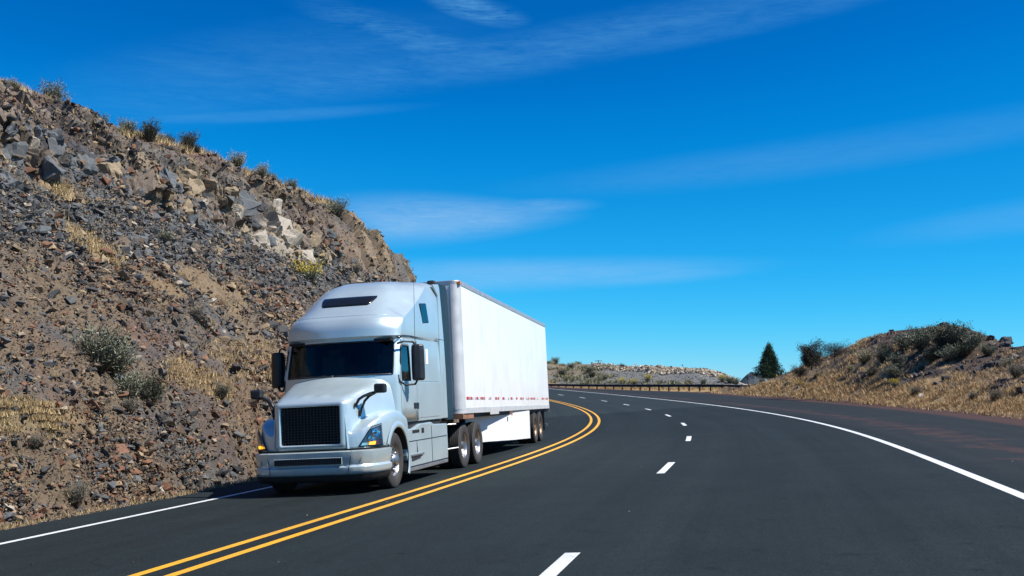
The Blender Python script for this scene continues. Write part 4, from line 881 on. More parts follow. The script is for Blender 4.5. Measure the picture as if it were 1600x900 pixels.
def ringpath(cells_r, cells_c, sgn, off=.006):
    r0, r1 = cells_r; c0_, c1 = cells_c; pts = []
    def q(r, c): p = rows[r][c]; return (p[0] + off, (p[1] + (off if c > nf else 0)) * sgn, p[2])
    for c in range(c0_, c1 + 1): pts.append(q(r0, c))
    for r in range(r0, r1 + 1): pts.append(q(r, c1))
    for c in range(c1, c0_ - 1, -1): pts.append(q(r1, c))
    return pts
b = MB()
for sgn in (1, -1): b.tube(ringpath((iz(2.145), iz(2.80)), (0, nf), sgn), .016, 6)
b.build('windshield_gasket', M_black, TR, smooth=True)
for sgn in (1, -1):
    g_ = MB().add(*half(sgn, dw, -.004)).build('side_window', M_side, TR, smooth=True)
    pr_ = ringpath((iz(2.01), iz(2.70)), (c0 + 1, c0 + 5), sgn); pr_.append(pr_[0]); q = list(pr_)
    for r in range(iz(2.70), iz(2.01) - 1, -1): p = rows[r][c0 + 1]; q.append((p[0] + .006, (p[1] + .006) * sgn, p[2]))
    MB().tube([p for i, p in enumerate(q) if i != len(pr_) - 1], .014, 6).build('window_seal', M_black, g_, smooth=True)
# interior: dark floor/dash, seats, steering wheel
b = MB().box(-.95, -.28, -.98, .98, 1.75, 2.13).box(-3.2, -3.1, -1.1, 1.1, 1.3, 4.0).box(-1.9, -1.86, -1.1, -.35, 1.3, 2.9).box(-1.9, -1.86, .35, 1.1, 1.3, 2.9).box(-1.3, -.35, -1.05, 1.05, 2.80, 2.84); b.build('dashboard', M_dark, TR)
for y_ in (-.6, .6): MB().box(-1.55, -1.05, y_ - .25, y_ + .25, 1.75, 1.95).box(-1.68, -1.5, y_ - .25, y_ + .25, 1.9, 2.6).box(-1.68, -1.56, y_ - .14, y_ + .14, 2.6, 2.78).build('seat', M_seat, TR, bevel=.05)
b = MB(); b.tube([(-.95 - .14 * math.sin(a), .6 + .23 * math.cos(a), 2.16 + .18 * math.sin(a)) for a in np.linspace(0, 2 * math.pi, 25)], .015, 6); b.build('steering_wheel', M_black, TR, smooth=True)
# doors: thin proud panels with shut lines
for sgn in (1, -1):
    dsel = lambda r, c: iz(1.215) <= r < iz(2.84) and c0 <= c < c0 + 8 and not dw(r, c)
    V, F = half(sgn, dsel, .007); door = mesh('door', V, F, M_silver, TR, angle=35)
    so_ = door.modifiers.new('s', 'SOLIDIFY'); so_.thickness = .012; so_.offset = -1 * sgn * 0
    MB().box(-1.36, -1.20, sgn * 1.205, sgn * 1.235, 1.46, 1.57).build('handle', M_black, door, bevel=.01)
    MB().box(-1.52, -1.40, sgn * 1.202, sgn * 1.224, 1.44, 1.57).build('door_lock', M_black, TR, bevel=.01)
    # sleeper compartment doors
    b = MB().box(-3.05, -1.58, sgn * 1.197, sgn * 1.207, 2.0, 2.86); b.build('sleeper_panel', M_silver, TR, bevel=.004)
    MB().box(-3.05, -1.58, sgn * 1.199, sgn * 1.209, 1.26, 1.985).build('luggage_door', M_silver, TR, bevel=.004)
    # wrap-around ledge line over the door and sleeper
    MB().tube([(-.42, sgn * 1.172, 2.855), (-.7, sgn * 1.186, 2.90), (-1.2, sgn * 1.194, 2.915), (-2.0, sgn * 1.196, 2.90), (-2.6, sgn * 1.196, 2.87)], .014, 6, r1=.004).build('roof_seam', M_gloss, TR, smooth=True)
    # sleeper window, slanted rear edge
    wq_ = [(-1.90, 3.63), (-2.40, 3.67), (-2.58, 3.25), (-2.10, 3.21)]
    fr = MB().prism([(x * 1.0, sgn * 1.165, z) for x, z in wq_], (0, sgn * .028, 0)).build('sleeper_window', M_gloss, TR, bevel=.02)
    wi = [(-1.95, 3.59), (-2.36, 3.625), (-2.52, 3.29), (-2.12, 3.255)]
    MB().prism([(x, sgn * 1.191, z) for x, z in wi], (0, sgn * .006, 0)).build('pane', M_side, fr)
    # side extender behind the sleeper
    ex = [(-3.30, 1.2), (-3.42, 1.2), (-3.42, 2.0), (-3.40, 2.92), (-3.34, 3.6), (-3.22, 4.12), (-3.05, 4.215), (-2.9, 4.20), (-3.30, 3.9)]
    MB().prism([(x, sgn * 1.165, z) for x, z in [(-3.30, 1.2), (-3.72, 1.2), (-3.70, 2.2), (-3.64, 2.93), (-3.54, 3.6), (-3.44, 4.1), (-3.36, 4.17), (-2.9, 4.12), (-3.3, 3.9)]], (0, sgn * .045, 0)).build('side_extender', M_silver, TR, bevel=.012)
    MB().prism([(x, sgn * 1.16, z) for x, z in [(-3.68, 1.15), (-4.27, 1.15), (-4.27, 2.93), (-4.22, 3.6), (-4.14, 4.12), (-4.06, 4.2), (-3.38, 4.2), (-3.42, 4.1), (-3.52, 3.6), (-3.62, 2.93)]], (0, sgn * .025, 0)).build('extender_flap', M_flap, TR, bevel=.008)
    MB().box(-3.64, -2.95, sgn * 1.2095, sgn * 1.2125, 2.925, 2.938).build('extender_seam', M_black, TR)
MB().box(-3.5, -3.35, .95, 1.12, 4.14, 4.27).build('exhaust_tip', M_chassis, TR, bevel=.03)
MB().box(-2.32, -2.16, 1.206, 1.216, 2.36, 2.68).build('sleeper_vent', M_poster, TR, bevel=.02)
# roof window (dark trapezoid), follows the roof curve
def roof_pt(y, z, off=.0):
    g_ = lambda T: float(np.interp(z, ZK, T)); a = min(1, abs(y) / g_(WF)); return (g_(XF) - g_(BF) * a ** 4.2 + off, y, z + off * .7)
def roof_patch(z0, z1, wa, wb, off, nn=12, mm=5, r=.0):
    V = []; F = []
    for j in range(mm + 1):
        t = j / mm; z = z0 + (z1 - z0) * t; ww_ = wa + (wb - wa) * t
        if r: ww_ -= r * (abs(2 * t - 1) ** 6)
        for i in range(nn + 1): V.append(roof_pt(-ww_ + 2 * ww_ * i / nn, z, off))
    for j in range(mm):
        for i in range(nn): F.append([j * (nn + 1) + i, j * (nn + 1) + i + 1, (j + 1) * (nn + 1) + i + 1, (j + 1) * (nn + 1) + i])
    return V, F
rw = MB().add(*roof_patch(3.555, 3.755, .50, .60, .012, r=.03)).build('roof_window', M_gloss, TR, smooth=True); rw.modifiers.new('s', 'SOLIDIFY').thickness = .015
MB().tube([roof_pt(y, 3.33, .002) for y in np.linspace(-1.0, 1.0, 15)], .005, 5).build('visor_seam', M_silver, TR, smooth=True)
# wipers
for y_ in (-.15, .75): MB().tube([(.0 - .3 * abs(y_) ** 2, y_, 2.155), (-.02 - .3 * abs(y_ - .3) ** 2, y_ - .28, 2.19), (-.04 - .3 * abs(y_ - .62) ** 2, y_ - .6, 2.185)], .012, 6).build('wiper', M_black, TR)
MB().tube([(-.76, 1.42, 2.70), (-.80, 1.42, 3.4), (-.84, 1.42, 4.14)], .006, 5, r1=.003).build('antenna', M_black, TR)

# ---- hood ----------------------------------------------------------
HSX = [(1.21, [(0, 1.665), (.35, 1.66), (.58, 1.645), (.645, 1.60), (.675, 1.2), (.70, .80)]),
       (1.15, [(0, 1.72), (.35, 1.715), (.60, 1.70), (.69, 1.64), (.73, 1.2), (.76, .80)]),
       (.95, [(0, 1.79), (.35, 1.785), (.64, 1.765), (.755, 1.69), (.80, 1.3), (.84, .80)]),
       (.55, [(0, 1.915), (.38, 1.905), (.72, 1.87), (.85, 1.78), (.92, 1.45), (.97, 1.0)]),
       (.2, [(0, 2.02), (.4, 2.005), (.80, 1.96), (.94, 1.86), (1.02, 1.50), (1.06, 1.1)]),
       (-.1, [(0, 2.125), (.42, 2.11), (.88, 2.06), (1.04, 1.94), (1.12, 1.55), (1.15, 1.1)])]
def hood_grid(nx_=26):
    xs = np.array([h[0] for h in HSX])[::-1]; tab = np.array([h[1] for h in HSX], float)[::-1]
    out = []
    for x in np.linspace(-.1, 1.21, nx_):
        sec = [(float(np.interp(x, xs, tab[:, j, 0])), float(np.interp(x, xs, tab[:, j, 1]))) for j in range(6)]
        # refine across with a smooth curve
        ks = np.arange(6); kf = np.linspace(0, 5, 21); yy = np.interp(kf, ks, [p[0] for p in sec]); zz = np.interp(kf, ks, [p[1] for p in sec])
        yy2, zz2 = yy.copy(), zz.copy()
        for _ in range(1): yy2[1:-1] = (yy2[:-2] + 2 * yy2[1:-1] + yy2[2:]) / 4; zz2[1:-1] = (zz2[:-2] + 2 * zz2[1:-1] + zz2[2:]) / 4
        rear = np.clip((.35 - x) / .45, 0, 1); row = []
        for y, z in zip(yy2, zz2):
            xx = x + rear * (.12 - .30 * min(1, (y / 1.0)) ** 2)
            z += .022 * math.exp(-((y - .17) / .05) ** 2) * math.exp(-((x - 1.0) / .10) ** 2) * 1.2
            row.append((xx, y, z))
        out.append(row)
    return out
hg = hood_grid(); b = MB()
for sgn in (1, -1):
    V = [(p[0], p[1] * sgn, p[2]) for r_ in hg for p in r_]; m_ = len(hg[0])
    b.add(V, [[i * m_ + j, i * m_ + j + 1, (i + 1) * m_ + j + 1, (i + 1) * m_ + j] for i in range(len(hg) - 1) for j in range(m_ - 1)])
# rounded front frame round the grille
def rrect(y, z0, z1, r, x, n=5):
    pts = []
    for (cy, cz, a0) in ((y - r, z1 - r, 0), (-(y - r), z1 - r, 90), (-(y - r), z0 + r, 180), (y - r, z0 + r, 270)):
        for k in range(n + 1): a = R(a0 + 90 * k / n); pts.append((x, cy + r * math.cos(a), cz + r * math.sin(a)))
    return pts
rings = [rrect(.565, .905, 1.585, .03, 1.13), rrect(.565, .905, 1.585, .03, 1.215), rrect(.585, .885, 1.605, .04, 1.235), rrect(.62, .86, 1.635, .06, 1.235), rrect(.655, .82, 1.66, .08, 1.215), rrect(.70, .79, 1.68, .08, 1.16)]
m_ = len(rings[0]); b.add([p for rg in rings for p in rg], [[i * m_ + k, i * m_ + (k + 1) % m_, (i + 1) * m_ + (k + 1) % m_, (i + 1) * m_ + k] for i in range(len(rings) - 1) for k in range(m_)])
hood = b.build('hood', M_silver, TR, angle=40)
bm = bmesh.new(); bm.from_mesh(hood.data); bmesh.ops.remove_doubles(bm, verts=bm.verts, dist=.001); bmesh.ops.recalc_face_normals(bm, faces=bm.faces); bm.to_mesh(hood.data); bm.free(); hood.data.set_sharp_from_angle(angle=R(40))
# grille
gl_ = MB().box(1.08, 1.10, -.57, .57, .90, 1.59).build('grille', M_dark, TR)
M_gbar = worn('grille_bar', (.03, .036, .038), .4)
b = MB()
for k in range(1, 18): y_ = -.565 + 1.13 * k / 18; b.box(1.165, 1.188, y_ - .004, y_ + .004, .905, 1.585)
for k in range(1, 14): z_ = .905 + .68 * k / 14; b.box(1.16, 1.19, -.565, .565, z_ - .006, z_ + .006)
b.build('mesh_bars', M_gbar, gl_)
# ---- fenders -------------------------------------------------------
FP = [(1.20, .672, 1.22), (1.185, .72, 1.12), (1.16, .79, 1.07), (1.125, .865, 1.08), (1.07, .96, 1.13), (.97, 1.06, 1.22), (.84, 1.135, 1.295), (.68, 1.185, 1.35), (.50, 1.215, 1.39), (.30, 1.235, 1.415), (.10, 1.24, 1.425), (-.10, 1.24, 1.42), (-.30, 1.24, 1.40), (-.50, 1.238, 1.36), (-.66, 1.235, 1.30), (-.74, 1.23, 1.25)]
WCX, WCZ, AR = -.06, .525, .62
def arch_z(x):
    d = AR * AR - (x - WCX) ** 2; return WCZ + math.sqrt(d) if d > 0 else -1
fx_ = np.array([p[0] for p in FP]); fy_ = np.array([p[1] for p in FP]); fz_ = np.array([p[2] for p in FP])
ti = np.arange(len(FP)); tf = np.linspace(0, len(FP) - 1, 66)
for sgn in (1, -1):
    grid = []
    for t in tf:
        x, y, zc = (float(np.interp(t, ti, q)) for q in (fx_, fy_, fz_))
        az_ = arch_z(x); zb_ = max(.80, az_) if x > WCX else max(.62 if x < WCX - .5 else .80, az_)
        if x < WCX: zb_ = max(az_, .22)
        hy = float(np.interp(x, [h[0] for h in HSX][::-1], [h[1][4][0] for h in HSX][::-1])) - .03
        col_ = []
        for k in range(7):
            f = k / 6; z = zb_ + (zc - .03 - zb_) * f; col_.append((x, y - .02 * f * f, z))
        # crown then inward top
        ox, oy = x, y
        xh = min(ox, 1.12); hy2 = float(np.interp(xh, [h[0] for h in HSX][::-1], [h[1][4][0] for h in HSX][::-1])) - .05
        for a in (.08, .2, .38, .58, .8, 1.0):
            yy = oy - .02 + (hy2 - oy + .02) * a; xx = ox + (xh - ox) * a
            col_.append((xx, yy, zc - .03 + .03 * (1 - (1 - min(1, a / .2)) ** 2) + .035 * a))
        grid.append(col_)
    m_ = len(grid[0]); V = [(p[0], p[1] * sgn, p[2]) for c_ in grid for p in c_]
    F = [[i * m_ + j, i * m_ + j + 1, (i + 1) * m_ + j + 1, (i + 1) * m_ + j] for i in range(len(grid) - 1) for j in range(m_ - 1)]
    fd = mesh('fender', V, F, M_silver, TR, angle=50); 
    sdf = fd.modifiers.new('s', 'SOLIDIFY'); sdf.thickness = .012
    # flared lip round the wheel opening and dark inner arch
    an = np.linspace(R(27), R(209), 30); V = []; F = []
    prof_ = [(-.02, 0.0), (-.012, .012), (.012, .018), (.06, .014), (.10, .0)]
    for a in an:
        for (dr, dy) in prof_: rr_ = AR + dr; V.append((WCX + rr_ * math.cos(a), sgn * (1.236 + dy), WCZ + rr_ * math.sin(a)))
    F = [[i * 5 + j, i * 5 + j + 1, (i + 1) * 5 + j + 1, (i + 1) * 5 + j] for i in range(len(an) - 1) for j in range(4)]
    mesh('arch_lip', V, F, M_silver, fd, smooth=True)
    b = MB(); V = []; F = []
    an = np.linspace(R(0), R(205), 26)
    for a in an:
        for y_ in (.62, 1.22): V.append((WCX + (AR - .01) * math.cos(a), sgn * y_, WCZ + (AR - .01) * math.sin(a)))
    F = [[2 * i, 2 * i + 1, 2 * i + 3, 2 * i + 2] for i in range(len(an) - 1)]
    mesh('wheel_well', V, F, M_chassis, TR, smooth=True)
    # headlight: housing, bowls, lens on the front corner
    hl = [(1.125, .86, .835), (.975, 1.06, 1.18), (.76, 1.175, 1.225), (.79, 1.195, .835)]
    cn_ = Vector((.62, .78, .1)); 
    def hp3(a, b_, off):
        A, B_, C_, D_ = [Vector(q) for q in (hl[0], hl[1], hl[2], hl[3])]; p = (A * (1 - a) + D_ * a) * (1 - b_) + (B_ * (1 - a) + C_ * a) * b_
        bul = .022 * 4 * a * (1 - a); return p + cn_ * (off + bul + .012)
    def hpatch(a0, a1, b0, b1, off, n=8):
        V = [tuple(hp3(a0 + (a1 - a0) * i / n, b0 + (b1 - b0) * j / n, off)) for j in range(n + 1) for i in range(n + 1)]; V = [(p[0], p[1] * sgn, p[2]) for p in V]
        return V, [[j * (n + 1) + i, j * (n + 1) + i + 1, (j + 1) * (n + 1) + i + 1, (j + 1) * (n + 1) + i] for j in range(n) for i in range(n)]
    hd = MB().add(*hpatch(-.02, 1.03, -.03, 1.01, .018)).build('headlight', M_gloss, TR, smooth=True)
    MB().add(*hpatch(.03, .97, .04, .97, .022)).build('housing', M_lampin, hd, smooth=True)
    for (a, b_, r_) in ((.52, .66, .085), (.36, .37, .066)):
        c_ = hp3(a, b_, .03); V = []; F = []
        tx = Vector((-.78, .62, 0)); ty = Vector((0, 0, 1))
        for rr_, dp in ((1, .012), (.92, .016), (.8, -.0), (.55, -.002), (.3, .010), (0.02, .016)):
            for k in range(16): th_ = 2 * math.pi * k / 16; p = c_ + tx * math.cos(th_) * r_ * rr_ + ty * math.sin(th_) * r_ * rr_ * 1.05 + cn_ * dp; V.append((p.x, p.y * sgn, p.z))
        F = [[i * 16 + k, i * 16 + (k + 1) % 16, (i + 1) * 16 + (k + 1) % 16, (i + 1) * 16 + k] for i in range(5) for k in range(16)]
        mesh('bulb', V, F, M_chrome, hd, smooth=True)
    V, F = hpatch(.36, .64, .05, .20, .036, 4); mesh('turn_signal', V, F, M_amberon, hd, smooth=True)
    V, F = hpatch(.68, .97, .04, .30, .028, 4); mesh('side_reflector', V, F, M_redlens, hd, smooth=True)
    V, F = hpatch(.06, .34, .04, .17, .026, 4); mesh('lamp_trim', M_chrome and V, F, M_chrome, hd, smooth=True)
    V, F = hpatch(.70, .95, .36, .92, .020, 4); mesh('lamp_reflector', V, F, M_alud, hd, smooth=True)
    MB().add(*hpatch(0, 1, 0, 1, .046)).build('lens', M_lens, hd, smooth=True)
# ---- bumper --------------------------------------------------------
BPL = [(1.36, 0), (1.355, .35), (1.335, .62), (1.30, .80), (1.22, .98), (1.08, 1.12), (.90, 1.20), (.68, 1.235), (.50, 1.245), (.43, 1.245)]
tb = np.linspace(0, len(BPL) - 1, 40); bxs = np.interp(tb, np.arange(len(BPL)), [p[0] for p in BPL]); bys = np.interp(tb, np.arange(len(BPL)), [p[1] for p in BPL])
def bumper_shell(prof_, inset=.0):
    V = []; F = []; m_ = len(prof_); order = [(x, -y) for x, y in zip(bxs[::-1], bys[::-1])][:-1] + list(zip(bxs, bys)); n_ = len(order)
    for i, (x, y) in enumerate(order):
        a = order[max(i - 1, 0)]; c_ = order[min(i + 1, n_ - 1)]; tx, ty = c_[0] - a[0], c_[1] - a[1]; l = math.hypot(tx, ty); nx_, ny_ = ty / l, -tx / l
        for (dp, z) in prof_: V.append((x + nx_ * (dp - inset), y + ny_ * (dp - inset), z))
    F = [[i * m_ + j, i * m_ + j + 1, (i + 1) * m_ + j + 1, (i + 1) * m_ + j] for i in range(n_ - 1) for j in range(m_ - 1)]
    return V, F
bm_ = MB(); bm_.add(*bumper_shell([(-.10, .775), (-.03, .785), (.02, .765), (.016, .72), (-.012, .56), (-.025, .53), (-.018, .515), (.012, .49), (.008, .43), (-.012, .375), (-.04, .355), (-.12, .36)]))
bump_o = bm_.build('bumper', M_silver, TR, angle=35)
MB().add(*bumper_shell([(.0, .362), (-.03, .30), (-.06, .24), (-.14, .23)])).build('air_dam', M_black, TR, smooth=True)
MB().add(*bumper_shell([(-.035, .815), (-.045, .785), (-.08, .785)])).build('bumper_gap', M_dark, TR)
b = MB(); 
sl = MB().box(1.325, 1.375, -.64, .64, .555, .665).build('bumper_slot', M_dark, bump_o, bevel=.01)
b = MB()
for k in range(1, 26): y_ = -.64 + 1.28 * k / 26; b.box(1.37, 1.379, y_ - .004, y_ + .004, .558, .662)
for z_ in (.583, .61, .637): b.box(1.371, 1.378, -.635, .635, z_ - .003, z_ + .003)
b.build('slot_mesh', M_gbar, bump_o)
MB().add([(1.37, y, z) for y, z in ((-.652, .546), (.652, .546), (.652, .673), (-.652, .673))] + [(1.381, y, z) for y, z in ((-.645, .553), (.645, .553), (.645, .667), (-.645, .667))], [(0, 1, 5, 4), (1, 2, 6, 5), (2, 3, 7, 6), (3, 0, 4, 7)]).build('slot_frame', M_silver, bump_o)
for sgn in (1, -1):
    q = lambda y, z, d=.006: (float(np.interp(y, bys, bxs)) + d, sgn * y, z)
    MB().tube([q(.80, .78), q(.785, .65), q(.76, .52), q(.74, .38, .026)], .006, 5).build('bumper_seam', M_black, bump_o)
    MB().tube([q(.80, .745), q(.99, .75)], .003, 5).build('cover_seam', M_black, bump_o)
    MB().tube([q(.99, .75), q(.93, .555)], .004, 5).build('cover_seam', M_black, bump_o)
# ---- mirrors -------------------------------------------------------
for sgn in (1, -1):
    b = MB(); cx, cy = -.74, 1.48
    mr = [(-.10, -.115), (.02, -.14), (.10, -.10), (.115, .02), (.08, .115), (-.04, .13), (-.11, .08)]
    lv = [(2.00, .82), (2.04, .97), (2.2, 1), (2.6, .98), (2.68, .92), (2.71, .78)]
    ct, st = math.cos(.42), math.sin(.42); V = [(cx + (x * ct - y * st) * s_, sgn * (cy + (x * st + y * ct) * s_), z) for z, s_ in lv for x, y in mr]; n_ = len(mr)
    F = [[i * n_ + k, i * n_ + (k + 1) % n_, (i + 1) * n_ + (k + 1) % n_, (i + 1) * n_ + k] for i in range(len(lv) - 1) for k in range(n_)] + [list(range(n_)), [(len(lv) - 1) * n_ + k for k in range(n_)]]
    mrr = mesh('door_mirror', V, F, M_black, TR, bevel=.02)
    MB().prism([(cx + (-.118 * ct - y * st), sgn * (cy + (-.118 * st + y * ct)), z) for y, z in ((-.09, 2.08), (.09, 2.08), (.09, 2.62), (-.09, 2.62))], (-.006, -.003 * sgn, 0)).build('mirror_glass', M_chrome, mrr)
    MB().tube([(-.42, sgn * 1.16, 2.73), (-.50, sgn * 1.27, 2.77), (-.68, sgn * 1.40, 2.76), (-.74, sgn * 1.46, 2.66)], .02, 8).build('upper_arm', M_black, mrr, smooth=True)
    MB().tube([(-.41, sgn * 1.17, 2.12), (-.41, sgn * 1.19, 2.0), (-.50, sgn * 1.28, 1.92), (-.68, sgn * 1.42, 1.93), (-.74, sgn * 1.46, 2.03)], .02, 8).build('lower_arm', M_black, mrr, smooth=True)
    # hood mirror
    hm = MB().box(.72, .88, sgn * 1.10, sgn * 1.32, 1.775, 1.95).build('hood_mirror', M_black, TR, bevel=.04)
    MB().tube([(.80, sgn * 1.14, 1.80), (.86, sgn * 1.03, 1.775), (.92, sgn * .92, 1.73), (.96, sgn * .85, 1.68), (.98, sgn * .78, 1.56)], .034, 8, .8).build('front_strut', M_black, hm, smooth=True)
    MB().tube([(.76, sgn * 1.10, 1.79), (.80, sgn * .99, 1.73), (.84, sgn * .91, 1.64), (.88, sgn * .82, 1.38)], .042, 8, .6).build('strut_reflection', M_black, hm, smooth=True)  # added dark bar in place of the mirror arm's reflection in the paint
# ---- chassis fairing ----------------------------------------------
for sgn in (1, -1):
    f = MB().prism([(x, sgn * 1.05, z) for x, z in [(-.72, .25), (-3.55, .25), (-3.60, .6), (-3.58, 1.08), (-2.55, 1.10), (-2.35, 1.15), (-1.55, 1.14), (-1.1, 1.06), (-.74, 1.06), (-.66, .8), (-.64, .55)]], (0, sgn * .17, 0)).build('side_fairing', M_silver, TR, bevel=.02)
    MB().box(-3.5, -.70, sgn * 1.221, sgn * 1.226, .81, .825).build('fairing_seam', M_black, f)
    MB().box(-2.34, -2.325, sgn * 1.2215, sgn * 1.2265, .33, 1.08).build('fairing_seam', M_black, f)
    MB().box(-3.5, -.75, sgn * 1.10, sgn * 1.235, .235, .31).build('fairing_ledge', M_alud, f, bevel=.012)
    MB().box(-3.5, -.75, sgn * 1.2, sgn * 1.232, .312, .335).build('ledge_shadow_gap', M_black, f)
    MB().prism([(x, sgn * 1.2222, z) for x, z in [(-.90, .42), (-1.45, .45), (-1.62, .515), (-.90, .515)]], (0, sgn * .003, 0)).build('step_recess', M_chassis, f)
    MB().prism([(x, sgn * 1.2222, z) for x, z in [(-1.26, .58), (-1.32, .58), (-1.275, .80), (-1.262, .80)]], (0, sgn * .002, 0)).build('step_seam', M_chassis, f)
    MB().box(-1.68, -.85, sgn * 1.21, sgn * 1.25, .52, .56).build('step', M_alud, f, bevel=.01)
    MB().box(-1.45, -1.0, sgn * 1.2215, sgn * 1.228, .97, 1.03).box(-1.78, -1.62, sgn * 1.2215, sgn * 1.228, .95, 1.05).build('step_slot', M_dark, f)
    MB().box(-3.25, -.75, sgn * 1.0, sgn * 1.15, 1.05, 1.22).build('battery_bay', M_chassis, TR)
MB().box(-6.9, .9, .30, .42, .62, .9).box(-6.9, .9, -.42, -.30, .62, .9).build('chassis_rail', M_chassis, TR)
MB().box(-3.3, .95, -.70, .70, .55, 1.1).build('engine_bay', M_chassis, TR)
MB().box(-6.0, -5.0, -.5, .5, 1.02, 1.16).build('fifth_wheel', M_chassis, TR, bevel=.03)
MB().box(-3.5, -3.32, -1.12, 1.12, 1.14, 1.2).box(-4.1, -3.62, .55, 1.05, 1.0, 1.12).build('deck_plate', M_rust, TR)
MB().tube([(-4.0, 1.0, 1.04), (-4.3, 1.22, 1.04)], .018, 6).tube([(-4.0, 1.0, .48), (-4.38, 1.24, .50)], .018, 6).build('flap_hanger', M_alud, TR)
MB().tube([(-3.3, -.2, 1.6), (-3.7, -.25, 1.35), (-4.1, -.2, 1.5), (-4.5, -.1, 1.9)], .02, 6).tube([(-3.3, .2, 1.6), (-3.7, .25, 1.3), (-4.1, .2, 1.5), (-4.5, .1, 1.9)], .02, 6).build('air_hose', M_chassis, TR, smooth=True)
MB().box(-.15, .15, -1.0, 1.0, .45, .6).build('front_axle', M_chassis, TR)

# ---- wheels --------------------------------------------------------
def tyre_prof(w_, r, ri, grooves=5):
    hw = w_ / 2; p = [(-hw * .78, ri), (-hw * .96, ri + .03), (-hw, (r + ri) / 2), (-hw * .97, r - .05), (-hw * .86, r - .008)]
    for k in range(grooves): c_ = -hw * .7 + hw * 1.4 * k / (grooves - 1) if grooves > 1 else 0; p += [(c_ - .009, r), (c_ - .007, r - .014), (c_ + .007, r - .014), (c_ + .009, r)]
    p += [(hw * .86, r - .008), (hw * .97, r - .05), (hw, (r + ri) / 2), (hw * .96, ri + .03), (hw * .78, ri)]; return p
def wheel(parent, x, y, z, sgn, kind, r=.515, m_r=None):
    """y is the outer face of the (outer) tyre; returns the tyre with its rim as a child"""
    w_ = .28; yc = y - sgn * w_ / 2; ri = .295
    b = MB().lathe_y(tyre_prof(w_, r, ri), x, z, 64, yc, closed=True)
    for k in range(64):      # shoulder lugs
        if kind != 'steer': a = 2 * math.pi * k / 64; ca, sa = math.cos(a), math.sin(a); q = [(x + (r - .03) * math.cos(a + da), yc + sgn * w_ * .5 * .93, z + (r - .03) * math.sin(a + da)) for da in (-.02, .02)] + [(x + (r + .0) * math.cos(a + da), yc + sgn * w_ * .5 * .80, z + (r + .0) * math.sin(a + da)) for da in (.02, -.02)]; b.add(q, [(0, 1, 2, 3)])
    t = b.build('tyre', M_rubber, parent, angle=40)
    rm = m_r or M_alu
    if kind == 'steer': dsh = [(.0, .298), (-.012, .285), (-.05, .270), (-.055, .25), (-.03, .235), (-.012, .14), (.0, .125), (.055, .105), (.075, .07), (.08, .0)]
    else: dsh = [(.0, .298), (-.012, .285), (-.03, .270), (-.14, .255), (-.165, .235), (-.17, .15), (-.165, .135), (-.05, .105), (.0, .09), (.01, .0)]
    V = []; F = []; n_ = 60; m_ = len(dsh)
    for k in range(n_):
        a = 2 * math.pi * k / n_
        for (dy, rr_) in dsh: V.append((x + rr_ * math.cos(a), y - sgn * .03 + sgn * dy, z + rr_ * math.sin(a)))
    for k in range(n_):
        for j in range(m_ - 1):
            F.append([k * m_ + j, k * m_ + j + 1, ((k + 1) % n_) * m_ + j + 1, ((k + 1) % n_) * m_ + j])
    rim = mesh('rim', V, F, rm, t, angle=40)
    b = MB(); rh = .205; dyh = -.018 if kind == 'steer' else -.168
    for k in range(10):
        a = 2 * math.pi * (k + .5) / 10; c_ = (x + rh * math.cos(a), z + rh * math.sin(a)); pts = []
        yy = y - sgn * .03 + sgn * (float(np.interp(rh, [.14, .235], [-.012, -.03])) if kind == 'steer' else -.168) + sgn * (.012 if kind == 'steer' else .004)
        for q in range(12): an_ = 2 * math.pi * q / 12; er, et = .031 * math.cos(an_), .034 * math.sin(an_); pts.append((c_[0] + er * math.cos(a) - et * math.sin(a), yy + (sgn * -.004 * math.cos(an_) if kind == 'steer' else 0), c_[1] + er * math.sin(a) + et * math.cos(a)))
        b.prism(pts, (0, sgn * .002, 0))
    b.build('hand_holes', M_dark, t)
    b = MB()
    for k in range(10): a = 2 * math.pi * k / 10; c_ = (x + .155 * math.cos(a), z + .155 * math.sin(a)); yy = y - sgn * .03 + sgn * (-.012 if kind == 'steer' else -.168); b.lathe_y([(0, .017), (sgn * .035, .014), (sgn * .04, .0)], c_[0], c_[1], 6, yy)
    b.build('lug_nuts', M_chrome, t)
    return t
Z0 = .513
for sgn in (1, -1): wheel(TR, -.0, sgn * 1.19, Z0, sgn, 'steer')
for x in (-5.02, -6.34):
    MB().box(x - .08, x + .08, -1.0, 1.0, Z0 - .1, Z0 + .1).build('drive_axle', M_chassis, TR)
    for sgn in (1, -1):
        wheel(TR, x, sgn * 1.235, Z0, sgn, 'dual'); MB().lathe_y(tyre_prof(.28, .515, .295), x, Z0, 40, sgn * (1.235 - .32 - .14), closed=True).build('inner_tyre', M_rubber, TR, angle=40)

# ==================================================================  TRAILER
BTR = basis(R(9.691), .058, .015); F2, L2, U2 = BTR
CC = CT + BT[0] * (-4.406) + BT[1] * 1.4; s_, o_ = s_of(CC.x, CC.y); CC.z = float(zr(np.array(s_), np.array(o_)))
CTR = CC - L2 * 1.3
TL = empty('box_trailer', frame(CTR, BTR)); tag(TL, 'long white dry van semi trailer with side skirt behind the silver cab', 'trailer')
LN, ZB, ZT = 14.77, 1.26, 4.367; HW = 1.3; RN = .20
def nose(hw, r, z0, z1, x0=0, x1=-LN):
    pts = [(x1, -hw), (x1, hw)]
    for k in range(9): a = math.pi / 2 * k / 8; pts.append((x0 - r + r * math.sin(a), hw - r + r * math.cos(a)))
    for k in range(9): a = math.pi / 2 * k / 8; pts.append((x0 - r + r * math.cos(a), -hw + r - r * math.sin(a)))
    return [(x, y, z0) for x, y in pts], (0, 0, z1 - z0)
body = MB().prism(*nose(HW, RN, ZB + .14, ZT - .12)).build('box_body', M_white, TL, angle=40)
